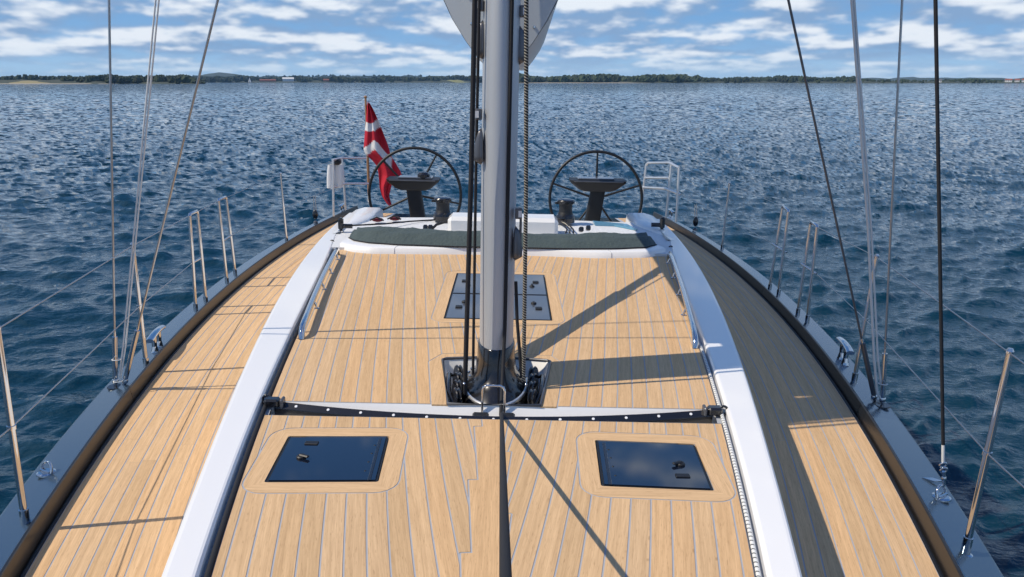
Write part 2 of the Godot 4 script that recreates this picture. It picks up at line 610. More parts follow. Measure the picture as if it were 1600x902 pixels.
# ------------------------------------------------------------------ the far shore
func land(called: String, px0: float, px1: float, d0: float, d1: float, h0: float, h1: float, m: Material, seed: int):
	var mb := MB.new()
	mb.smooth()
	var n := FastNoiseLite.new()
	n.seed = seed; n.frequency = 0.004
	var rows := []
	var steps := maxi(8, int(absf(px1 - px0) / 12.0))
	for k in 7:
		var row := []
		var t := k / 6.0
		for i in steps + 1:
			var a := atan((lerpf(px0, px1, float(i) / steps) - 800.0) / F)
			var fade := clampf(minf(i, steps - i) / 3.0, 0.0, 1.0)
			var d := lerpf(d0, d1, t) / cos(a) + n.get_noise_2d(i * 40.0, seed * 9.0) * (d1 - d0) * 0.25
			var hump := 1.0 + 0.5 * n.get_noise_2d(i * 60.0 + 400.0, t * 200.0)
			var y := -0.4 if k == 0 else lerpf(h0, h1, sin(t * PI / 2)) * hump * (0.15 + 0.85 * fade)
			row.append(Vector3(d * sin(a), SEA + y, -d * cos(a)))
		rows.append(row)
	mb.grid(rows)
	var o := MeshInstance3D.new()
	o.mesh = mb.mesh(); o.mesh.surface_set_material(0, m)
	o.name = numbered(called); o.set_meta("kind", "structure")
	add_child(o)

func crown_mesh(seed: int) -> ArrayMesh:
	var n := FastNoiseLite.new()
	n.seed = seed; n.frequency = 1.0; n.fractal_octaves = 3
	var mb := MB.new()
	mb.flat()
	var rings := []
	for i in 8:
		var b := -PI / 2 + PI * i / 7.0
		var ring := []
		for k in 12:
			var a := TAU * (k % 11) / 11.0
			var p := Vector3(cos(b) * cos(a), sin(b), cos(b) * sin(a))
			var r := 1.0 + n.get_noise_3dv(p * 1.4) * 0.7
			ring.append(Vector3(p.x, p.y * 1.05 + 0.8, p.z) * r)
		rings.append(ring)
	for i in 7:
		for k in 11: mb.quad(rings[i][k + 1], rings[i][k], rings[i + 1][k], rings[i + 1][k + 1])
	return mb.mesh()

# px0..px1: stretch of shore; d0..d1: depth of the wood; foot: height of the ground there; tall: height of the trees
func wood(label: String, px0: float, px1: float, d0: float, d1: float, foot: float, tall: float, count: int, seed: int, tint: Color, gap := []):
	var r := RandomNumberGenerator.new()
	r.seed = seed
	var mm := MultiMesh.new()
	mm.transform_format = MultiMesh.TRANSFORM_3D; mm.use_colors = true
	mm.mesh = crown_mesh(seed)
	var m := mat(Color(1, 1, 1), 0.9)
	m.vertex_color_use_as_albedo = true
	mm.mesh.surface_set_material(0, m)
	var list := []
	var n := FastNoiseLite.new()
	n.seed = seed + 50; n.frequency = 0.012
	for i in count:
		var px := lerpf(px0, px1, r.randf())
		var t := r.randf()
		var skip := false
		for g in gap:
			if px > g[0] and px < g[1] and t < g[2]: skip = true
		if skip: continue
		var a := atan((px - 800.0) / F)
		var d := lerpf(d0, d1, t) / cos(a)
		var h := tall * (0.62 + 0.5 * r.randf()) * (0.85 + 0.5 * n.get_noise_1d(px)) * 0.5
		var wd := h * (0.8 + 0.5 * r.randf())
		var edge := clampf(minf(px - px0, px1 - px) / 25.0, 0.25, 1.0)
		h *= edge
		var b := Basis(Vector3.UP, r.randf() * TAU).scaled(Vector3(wd, h, wd))
		var k := 0.65 + 0.7 * r.randf()
		list.append([Transform3D(b, Vector3(d * sin(a), SEA + foot * t, -d * cos(a))), Color(tint.r * k, tint.g * k, tint.b * k * (0.9 + 0.2 * r.randf()))])
	mm.instance_count = list.size()
	for i in list.size():
		mm.set_instance_transform(i, list[i][0]); mm.set_instance_color(i, list[i][1])
	var o := MultiMeshInstance3D.new()
	o.multimesh = mm; o.name = numbered("woodland")
	tag(o, label, "woodland")
	o.set_meta("kind", "stuff")
	add_child(o)

func far_house(label: String, px: float, d: float, foot: float, size: Vector3, wall: Material, roof: Material, windows: int):
	var a := atan((px - 800.0) / F)
	var o := Node3D.new()
	o.name = numbered("far_house"); add_child(o)
	o.position = Vector3(d * tan(a), SEA + foot, -d); o.rotation.y = -a
	tag(o, label, "house", "houses on the far shore")
	var mb := MB.new()
	mb.box(Vector3(0, size.y / 2, 0), size, 0.0)
	put(mb, "wall", wall, o)
	mb = MB.new()
	var e := size.x / 2 + 0.4
	var f := size.z / 2 + 0.5
	var y := size.y + 0.02
	var top := size.y + size.z * 0.42
	mb.quad(Vector3(-e, y, f), Vector3(e, y, f), Vector3(e, top, 0), Vector3(-e, top, 0))
	mb.quad(Vector3(e, y, -f), Vector3(-e, y, -f), Vector3(-e, top, 0), Vector3(e, top, 0))
	mb.tri(Vector3(e, y, f), Vector3(e, y, -f), Vector3(e, top, 0))
	mb.tri(Vector3(-e, y, -f), Vector3(-e, y, f), Vector3(-e, top, 0))
	put(mb, "roof", roof, o)
	for i in windows:
		mb = MB.new()
		mb.box(Vector3(-size.x / 2 + size.x * (i + 0.5) / windows, size.y * 0.55, size.z / 2 + 0.03), Vector3(1.6, 1.5, 0.1), 0.0)
		put(mb, "window", M.darkpanel, o)

func build_shore():
	var soil := mat(Color(0.055, 0.065, 0.035), 0.95)
	soil.albedo_texture = noise_tex(0.01, Color(0.7, 0.72, 0.6), Color(1, 1, 1), 256, 41)
	soil.uv1_triplanar = true; soil.uv1_world_triplanar = true; soil.uv1_scale = Vector3(0.01, 0.01, 0.01)
	var straw := mat(Color(0.27, 0.23, 0.11), 0.95)
	var meadow := mat(Color(0.22, 0.22, 0.08), 0.95)
	var hillm := mat(Color(0.040, 0.058, 0.045), 0.95)
	var beach := mat(Color(0.33, 0.29, 0.22), 0.95)
	land("hill", 250, 760, 5200, 6600, 20, 46, hillm, 1)
	land("hill", 300, 420, 4700, 5600, 22, 62, hillm, 6)
	land("shore", -420, 330, 1200, 1900, 2.5, 8, soil, 2)
	land("shore", 240, 790, 3000, 4000, 3, 12, soil, 3)
	land("shore", 780, 1330, 2000, 2800, 2.5, 8, soil, 4)
	land("shore", 1230, 2050, 1700, 2600, 2, 6, soil, 5)
	land("hill", 1150, 1900, 4200, 5600, 12, 30, hillm, 7)
	land("beach", -300, 200, 1150, 1215, 0.4, 0.8, beach, 8)
	land("beach", 800, 1010, 1950, 2010, 0.5, 1.3, beach, 9)
	land("field", 30, 112, 1245, 1400, 3.2, 4.6, straw, 12)
	land("field", -80, 14, 1245, 1400, 3.0, 5.5, meadow, 13)
	land("field", 262, 322, 2990, 3300, 5.0, 14.0, straw, 14)
	land("field", 690, 735, 3010, 3300, 4.0, 11.0, meadow, 15)
	var g1 := Color(0.026, 0.040, 0.018)
	var g2 := Color(0.038, 0.056, 0.024)
	wood("dark wooded shore behind pale stubble fields beyond the water", -400, 335, 1225, 1900, 7, 11.5, 1100, 61, g1, [[22, 124, 0.62], [-85, 18, 0.55]])
	wood("far wooded shore with a sailing boat and sheds before it", 250, 790, 3020, 3900, 11, 24, 900, 62, g1, [[255, 328, 0.5], [405, 480, 0.35], [688, 738, 0.5]])
	wood("thick green wood along the shore behind the mast", 775, 1080, 2020, 2700, 8, 22, 650, 63, g2)
	wood("long low wood thinning out along the far shore", 1050, 1340, 2050, 2750, 7, 16, 520, 64, g1)
	wood("sparse low trees along the hazy shore among houses", 1240, 2000, 1720, 2500, 5, 9, 620, 65, g2)
	wood("blue wooded hill far behind the sailing boat", 255, 700, 5300, 6300, 40, 22, 700, 66, g1)
	var white_wall := mat(Color(0.72, 0.72, 0.70), 0.7)
	var brick := mat(Color(0.30, 0.12, 0.08), 0.8)
	var tile := mat(Color(0.26, 0.09, 0.06), 0.8)
	var slate := mat(Color(0.12, 0.12, 0.13), 0.7)
	far_house("long white shed on the shore behind the sailing boat", 463, 3000, 5, Vector3(42, 9, 14), white_wall, white_wall, 6)
	far_house("low brick row with red roof beside the white shed", 432, 3000, 4, Vector3(60, 5, 10), brick, tile, 7)
	far_house("red roofed farmhouse in the trees right of the white shed", 520, 3010, 5, Vector3(22, 5, 10), brick, tile, 4)
	far_house("small white house alone at the water below low trees", 1443, 1690, 2, Vector3(11, 4, 7), white_wall, slate, 3)
	for q in [[1548, 13.0, "pale red roofed house on the shore, next to the narrowest house"], [1561, 9.0, "narrowest pale red roofed house in the shore hamlet"], [1573, 12.0, "pale red roofed house between the narrowest and the widest house"], [1590, 15.0, "widest pale red roofed house in the shore hamlet"]]:
		far_house(q[2], q[0], 1690, 2.5, Vector3(q[1], 4.2, 7), white_wall, tile, 3)
	# the small sailing boat far off
	var bd := 2100.0
	var ba := atan((405.0 - 800.0) / F)
	var o := Node3D.new()
	o.name = "distant_sailboat"; add_child(o)
	o.position = Vector3(bd * tan(ba), SEA, -bd)
	tag(o, "small white sailing boat under sail before the far shore", "sailboat")
	var mb := MB.new()
	var hullr := []
	for k in 9:
		var t := k / 8.0
		var w := 1.5 * sin(PI * pow(t, 0.7)) + 0.02
		var x := -4.5 + 9.0 * t
		hullr.append([Vector3(x, 1.0 + 0.3 * t, -w), Vector3(x, -0.2, -w * 0.6), Vector3(x, -0.4, 0), Vector3(x, -0.2, w * 0.6), Vector3(x, 1.0 + 0.3 * t, w)])
	mb.smooth()
	mb.grid(hullr)
	put(mb, "hull", M.white_matt, o)
	mb = MB.new()
	mb.tube([Vector3(0.5, 1, 0), Vector3(0.3, 14.5, 0)], 0.09, 6)
	put(mb, "mast", M.alloy, o)
	mb = MB.new()
	mb.smooth()
	var sail := []
	for i in 7:
		var row := []
		for j in 5:
			var t := i / 6.0
			var u := j / 4.0
			row.append(Vector3(0.3 - u * 4.6 * (1 - t * 0.92), 2.2 + t * 12.0, 0.8 * sin(PI * u) * (1 - t)))
		sail.append(row)
	mb.grid(sail)
	put(mb, "mainsail", M.white_matt, o)
	mb = MB.new()
	mb.smooth()
	var jib := []
	for i in 7:
		var row := []
		for j in 5:
			var t := i / 6.0
			var u := j / 4.0
			row.append(Vector3(lerpf(4.4, 0.5, t) - u * 3.6 * (1 - t), 1.5 + t * 11.5, 0.7 * sin(PI * u) * (1 - t)))
		jib.append(row)
	mb.grid(jib)
	put(mb, "jib", M.white_matt, o)

# ------------------------------------------------------------------ the yacht: hull, decks, coamings
var yacht: Node3D
# rows of profile points along the side s; prof(d) gives [half width, height] pairs
func side_strip(s: float, d0: float, d1: float, step: float, prof: Callable, sharp := false) -> MB:
	var mb := MB.new()
	var n := int(ceil((d1 - d0) / step))
	var rows := []
	for i in n + 1:
		var d := lerpf(d0, d1, float(i) / n)
		var row := []
		for p in prof.call(d): row.append(Vector3(XC + s * p.x, p.y, -d))
		rows.append(row)
	for j in rows[0].size() - 1:
		if j == 0 or sharp: mb.smooth()
		var two := []
		for r in rows: two.append([r[j], r[j + 1]])
		mb.grid(two, s < 0)
	return mb

func clip_all(polys: Array, holes: Array) -> Array:
	var cur := polys
	for h in holes:
		var nxt := []
		for p in cur:
			for q in Geometry2D.clip_polygons(p, h):
				if q.size() >= 3 and not Geometry2D.is_polygon_clockwise(q): nxt.append(q)
		cur = nxt
	return cur
func ccw(p: PackedVector2Array) -> PackedVector2Array:
	if Geometry2D.is_polygon_clockwise(p): p.reverse()
	return p
func area(p: PackedVector2Array) -> float:
	var a := 0.0
	for i in p.size(): a += p[i].cross(p[(i + 1) % p.size()])
	return absf(a) / 2
func round_rect(c: Vector2, hx: float, hz: float, r: float, turn := 0.0, skew := 0.0) -> PackedVector2Array:
	var out := PackedVector2Array()
	for q in [[1, 1, 0], [-1, 1, 90], [-1, -1, 180], [1, -1, 270]]:
		for k in 6:
			var a := deg_to_rad(q[2] + 18.0 * k)
			var p := Vector2(q[0] * (hx - r) + r * cos(a), q[1] * (hz - r) + r * sin(a))
			out.append(c + Vector2(p.x + p.y * skew, p.y).rotated(turn))
	return ccw(out)
func frame_band(outer: PackedVector2Array, inner: PackedVector2Array, y0: float, y1: float, mb: MB):
	# a flat band between two outlines with the same number of points
	var n := outer.size()
	mb.flat()
	for i in n:
		var j := (i + 1) % n
		var o0 := Vector3(outer[i].x, y1, outer[i].y)
		var o1 := Vector3(outer[j].x, y1, outer[j].y)
		var i0 := Vector3(inner[i].x, y1, inner[i].y)
		var i1 := Vector3(inner[j].x, y1, inner[j].y)
		var dn := Vector3(0, y0 - y1, 0)
		var uv := func(p: Vector3) -> Vector2: return Vector2(p.z, p.x) * Vector2(4.0, 0.5) if absf((o1 - o0).x) > absf((o1 - o0).z) else Vector2(p.x, p.z) * Vector2(4.0, 0.5)
		mb.quad(o0, i0, i1, o1, uv.call(o0), uv.call(i0), uv.call(i1), uv.call(o1))
		mb.quad(o0 + dn, o0, o1, o1 + dn, uv.call(o0), uv.call(o0), uv.call(o1), uv.call(o1))
		mb.quad(i0, i0 + dn, i1 + dn, i1, uv.call(i0), uv.call(i0), uv.call(i1), uv.call(i1))

const PW := 0.0725      # plank pitch
const GAP := 0.0065     # caulked seam
const MARG := 0.028
var frames := []        # plank frames round hatches: [outer, inner, centre]
var well := PackedVector2Array()
const CH0 := 3.065      # the track channel across the deck, from here
const CH1 := 3.215      # to here
const LIP := 6.33       # the coachroof deck ends here

func plank(poly: PackedVector2Array, y: float, parent: Node, k: int, laid := 0):
	if area(poly) < 0.00015: return
	var mb := MB.new()
	poly = ccw(poly)
	var along := PackedVector2Array()       # the grain follows the plank's own edge
	for p in poly: along.append(Vector2(w_deck(-p.y) - absf(p.x - XC), p.y) if laid == 1 else Vector2(w_inner(-p.y) - absf(p.x - XC), p.y) if laid == 2 else p)
	mb.slab(poly, y - 0.008, y, Vector2(rng.randf(), rng.randf()), Vector2(3.9, 0.48), along)
	put(mb, "plank", M.teak[k % 5], parent)

# a long bent plank: o and i are its two edges, point by point
func strip_plank(o: PackedVector2Array, i: PackedVector2Array, y: float, parent: Node, k: int):
	var mb := MB.new()
	var off := Vector2(rng.randf(), rng.randf())
	var uv := func(p: Vector2) -> Vector2: return Vector2(w_deck(-p.y) - absf(p.x - XC), p.y) * Vector2(3.9, 0.48) + off
	var v := func(p: Vector2, h: float) -> Vector3: return Vector3(p.x, h, p.y)
	mb.flat()
	var flip := o[0].x > i[0].x
	for q in o.size() - 1:
		var c := [o[q], o[q + 1], i[q + 1], i[q]]
		if flip: c.reverse()
		mb.quad(v.call(c[3], y), v.call(c[2], y), v.call(c[1], y), v.call(c[0], y), uv.call(c[3]), uv.call(c[2]), uv.call(c[1]), uv.call(c[0]))
		for e in [[o[q], o[q + 1]], [i[q], i[q + 1]]]:
			mb.quad(v.call(e[0], y), v.call(e[1], y), v.call(e[1], y - 0.008), v.call(e[0], y - 0.008), uv.call(e[0]), uv.call(e[1]), uv.call(e[1]), uv.call(e[0]))
	put(mb, "plank", M.teak[k % 5], parent)

func build_yacht():
	yacht = thing("sailing_yacht", "large sailing yacht with teak decks, white coamings and silver grey hull", "yacht", Vector3(XC, SEA, -5))
	for s in [-1.0, 1.0]:
		# silver topside with its broad cap, from the bow to the transom
		var hp := func(d: float) -> Array:
			var w := w_deck(d)
			return [Vector2(w + 0.050, SD + 0.046), Vector2(w + 0.236, SD + 0.006), Vector2(w + 0.246, SD + 0.001), Vector2(w + 0.253, SD - 0.010), Vector2(w + 0.256, SD - 0.04), Vector2(w + 0.24, SD - 0.45), Vector2(maxf(w + 0.12, 0.0), SD - 0.95), Vector2(maxf(w - 0.2, 0.0), SEA - 0.35)]
		put(side_strip(s, -2.1, 10.35, 0.15, hp, true), "topside", M.hull, yacht)
		var gp := func(d: float) -> Array:
			var w := w_deck(d)
			return [Vector2(w - 0.003, SD - 0.012), Vector2(w + 0.003, SD + 0.001), Vector2(w + 0.010, SD + 0.002), Vector2(w + 0.014, SD - 0.006), Vector2(w + 0.020, SD - 0.006)]
		put(side_strip(s, -2.1, 10.35, 0.15, gp, true), "gutter", M.blackmatt, yacht)
		var tp := func(d: float) -> Array:
			var w := w_deck(d)
			return [Vector2(w + 0.019, SD - 0.008), Vector2(w + 0.021, SD + 0.004), Vector2(w + 0.034, SD + 0.070), Vector2(w + 0.037, SD + 0.074), Vector2(w + 0.046, SD + 0.074), Vector2(w + 0.050, SD + 0.070), Vector2(w + 0.056, SD + 0.03)]
		for seg in [[-2.1, 1.4], [1.404, 3.9], [3.904, 6.4], [6.404, 8.6], [8.604, 10.35]]:
			put(side_strip(s, seg[0], seg[1], 0.12, tp, true), "toe_rail", M.rail, yacht)
		# side deck: caulk sheet with planks that follow the rail
		var cp := func(d: float) -> Array: return [Vector2(w_ridge(d) - 0.05, SD - 0.0016), Vector2(w_deck(d), SD - 0.0016)]
		var sheet := put(side_strip(s, -1.5, 10.2, 0.2, cp), "side_deck", M.caulk, yacht)
		for k in 14:
			var cuts := [0.2, rng.randf_range(3.2, 4.4), rng.randf_range(5.8, 7.2), 10.2]
			if k == 0: cuts = [0.2, 4.7, 10.2]
			for c in cuts.size() - 1:
				var o := PackedVector2Array()
				var i := PackedVector2Array()
				var d0: float = cuts[c] + 0.0004
				var d1: float = cuts[c + 1] - 0.0004
				var n := int((d1 - d0) / 0.2) + 1
				for q in n + 1:
					var d := lerpf(d0, d1, float(q) / n)
					var wo := w_deck(d) - 0.003 - k * PW
					var wi := wo - PW + GAP
					var lim := w_ridge(d) - 0.012
					if wo < lim + 0.008: continue
					o.append(Vector2(XC + s * wo, -d))
					i.append(Vector2(XC + s * maxf(wi, lim), -d))
				if o.size() < 2: continue
				strip_plank(o, i, SD, sheet, rng.randi())
		# white coaming strip between coachroof and side deck
		var wp := func(d: float) -> Array:
			var w := w_inner(d)
			var r := w_ridge(d)
			return [Vector2(w + 0.008, -0.02), Vector2(w + 0.010, 0.016), Vector2(w + 0.018, 0.025), Vector2(w + 0.026, 0.0275), Vector2(r - 0.022, 0.030), Vector2(r - 0.012, 0.0285), Vector2(r - 0.004, 0.022), Vector2(r, 0.010), Vector2(r + 0.012, -0.12), Vector2(r + 0.02, SD + 0.012), Vector2(r + 0.032, SD + 0.001)]
		put(side_strip(s, 0.2, 8.15, 0.12, wp, true), "coaming", M.white, yacht)
		var gr := func(d: float) -> Array:
			var w := w_inner(d)
			return [Vector2(w - 0.036, -0.012), Vector2(w + 0.012, -0.012)]
		put(side_strip(s, 0.2, LIP + 0.05, 0.15, gr), "groove", M.caulk, yacht)
	# transom
	var tm := MB.new()
	var wt := w_deck(10.35)
	tm.quad(Vector3(XC - wt - 0.25, SD - 0.03, -10.352), Vector3(XC - wt + 0.1, SEA - 0.2, -10.352), Vector3(XC + wt - 0.1, SEA - 0.2, -10.352), Vector3(XC + wt + 0.25, SD - 0.03, -10.352))
	put(tm, "transom", M.hull, yacht)

	# hatch frames and the mast well, for the planks to end at
	for s in [-1.0, 1.0]:
		var c := Vector2(XC + s * 0.635, -2.685)
		var tn: float = s * 0.045
		frames.append([round_rect(c, 0.285, 0.262, 0.085, tn), round_rect(c, 0.211, 0.188, 0.011, tn), c])
	var ca := Vector2(XC - 0.005, -5.10)
	frames.append([round_rect(ca, 0.42, 0.66, 0.10), round_rect(ca, 0.345, 0.585, 0.008), ca])
	well = ccw(PackedVector2Array([Vector2(XC - 0.29, -3.78), Vector2(XC - 0.27, -3.80), Vector2(XC, -3.84), Vector2(XC + 0.27, -3.80), Vector2(XC + 0.29, -3.78), Vector2(XC + 0.215, -CH1 + 0.004), Vector2(XC - 0.215, -CH1 + 0.004)]))
	var wf := ccw(PackedVector2Array([Vector2(XC - 0.36, -3.76), Vector2(XC - 0.30, -3.88), Vector2(XC, -3.91), Vector2(XC + 0.30, -3.88), Vector2(XC + 0.36, -3.76), Vector2(XC + 0.29, -CH1 + 0.004), Vector2(XC - 0.29, -CH1 + 0.004)]))
	# caulk sheet of the coachroof, with openings for hatches, channel and well
	var fore := PackedVector2Array()
	var back := PackedVector2Array()
	var edge := func(d0: float, d1: float, inset: float) -> PackedVector2Array:
		var l := PackedVector2Array()
		var r := PackedVector2Array()
		var n := int((d1 - d0) / 0.15) + 1
		for q in n + 1:
			var d := lerpf(d0, d1, float(q) / n)
			l.append(Vector2(XC - w_inner(d) + inset, -d))
			r.append(Vector2(XC + w_inner(d) - inset, -d))
		r.reverse()
		l.append_array(r)
		return ccw(l)
	fore = edge.call(0.25, CH0, 0.022)
	back = edge.call(CH1, LIP + 0.12, 0.022)
	var deck := MB.new()
	for part in [fore, back]:
		var holes := []
		var pieces := [part]
		for f in frames:        # cut each opening by halving the sheet there, so that no ring is left
			var c: Vector2 = f[2]
			var nxt := []
			for p in pieces:
				var lo := Geometry2D.intersect_polygons(p, PackedVector2Array([Vector2(-9, -20), Vector2(c.x, -20), Vector2(c.x, 5), Vector2(-9, 5)]))
				var hi := Geometry2D.intersect_polygons(p, PackedVector2Array([Vector2(c.x, -20), Vector2(9, -20), Vector2(9, 5), Vector2(c.x, 5)]))
				nxt.append_array(lo); nxt.append_array(hi)
			pieces = nxt
			holes.append(f[1])
		holes.append(well)
		for p in clip_all(pieces, holes): deck.slab(p, -0.03, -0.0016)
	var roof := put(deck, "coachroof_deck", M.caulk, yacht)
	# planks: laid parallel to the coamings, nibbed into a king plank
	var king_l := PackedVector2Array()
	var king_r := PackedVector2Array()
	for sgn in [-1.0, 1.0]:
		var list := king_l if sgn < 0 else king_r
		var ph := 2.08 if sgn < 0 else 2.31
		var d := ph - 0.455 * 4.0
		while d < LIP - 0.3:
			list.append(Vector2(XC + sgn * 0.043, -d))
			list.append(Vector2(XC + sgn * 0.079, -(d + 0.452)))
			d += 0.455
		list.append(Vector2(XC + sgn * 0.05, -LIP - 0.12))
	king_l.reverse()
	var king := king_r.duplicate()
	king.append_array(king_l)
	king = ccw(king)
	var grow := func(p: PackedVector2Array, g: float) -> PackedVector2Array:
		var o := Geometry2D.offset_polygon(p, g)
		return ccw(o[0])
	var stops := [grow.call(king, GAP), grow.call(frames[0][0], GAP), grow.call(frames[1][0], GAP), grow.call(frames[2][0], GAP), grow.call(wf, GAP)]
	for s in [-1.0, 1.0]:
		var half := ccw(PackedVector2Array([Vector2(XC, 5), Vector2(XC + s * 9, 5), Vector2(XC + s * 9, -20), Vector2(XC, -20)]))
		for zone in [[0.25, CH0 - 0.004], [CH1 + 0.004, LIP + 0.11]]:
			for k in range(-1, 22):
				var o := PackedVector2Array()
				var i := PackedVector2Array()
				var n := int((zone[1] - zone[0]) / 0.15) + 1
				for q in n + 1:
					var d := lerpf(zone[0], zone[1], float(q) / n)
					var wo := w_inner(d) - 0.024
					if k >= 0: wo -= MARG + GAP + k * PW
					var wi := wo - (MARG if k < 0 else PW - GAP)
					o.append(Vector2(XC + s * wo, -d))
					i.append(Vector2(XC + s * wi, -d))
				i.reverse()
				o.append_array(i)
				for p in Geometry2D.intersect_polygons(ccw(o), half):
					for r in clip_all([p], stops): plank(r, 0.0, roof, rng.randi(), 2)
	for p in clip_all([king], [grow.call(wf, GAP), grow.call(frames[2][0], GAP), ccw(PackedVector2Array([Vector2(-2, -CH0 + 0.004), Vector2(2, -CH0 + 0.004), Vector2(2, -CH1 - 0.004), Vector2(-2, -CH1 - 0.004)]))]): plank(p, 0.0, roof, 2)
	for f in frames:
		var mb := MB.new()
		frame_band(f[0], f[1], -0.02, 0.0, mb)
		put(mb, "hatch_surround", M.teak[0], roof)
	var wfp := clip_all([wf], [well])
	for p in wfp: plank(p, 0.0, roof, 0)
	# the white channel across the deck
	var ch := MB.new()
	var wl := w_inner(3.14) - 0.02
	var zf := -CH0
	var zb := -CH1
	var pts := [[zf, 0.0], [zf - 0.006, -0.006], [zf - 0.012, -0.05], [zb + 0.03, -0.05], [zb + 0.006, -0.012], [zb, -0.003]]
	for i in pts.size() - 1:
		ch.flat()
		ch.quad(Vector3(XC - wl, pts[i][1], pts[i][0]), Vector3(XC + wl, pts[i][1], pts[i][0]), Vector3(XC + wl, pts[i + 1][1], pts[i + 1][0]), Vector3(XC - wl, pts[i + 1][1], pts[i + 1][0]))
	put(ch, "track_channel", M.white, yacht)
	# mast well: a white pan with sloping sides and a raised rim
	var pan := MB.new()
	var inner := PackedVector2Array()
	var cc := Vector2(XC, -3.5)
	for p in well: inner.append(cc + (p - cc) * Vector2(0.80, 0.82))
	pan.slab(inner, -0.13, -0.12)
	pan.smooth()
	for i in well.size():
		var j := (i + 1) % well.size()
		var a := Vector3(well[i].x, 0.004, well[i].y)
		var b := Vector3(well[j].x, 0.004, well[j].y)
		var c := Vector3(inner[j].x, -0.12, inner[j].y)
		var d := Vector3(inner[i].x, -0.12, inner[i].y)
		pan.quad(a, d, c, b)
	put(pan, "mast_well", M.white, yacht)
	var rim := MB.new()
	for seg in [[0, 1], [1, 2], [2, 3], [3, 4], [4, 5], [6, 0]]:
		pass
	var ring := []
	for p in well: ring.append(Vector3(p.x, 0.004, p.y))
	rim.tube(ring, 0.008, 6, false, -1.0, true)
	put(rim, "well_rim", M.greyalloy, yacht)

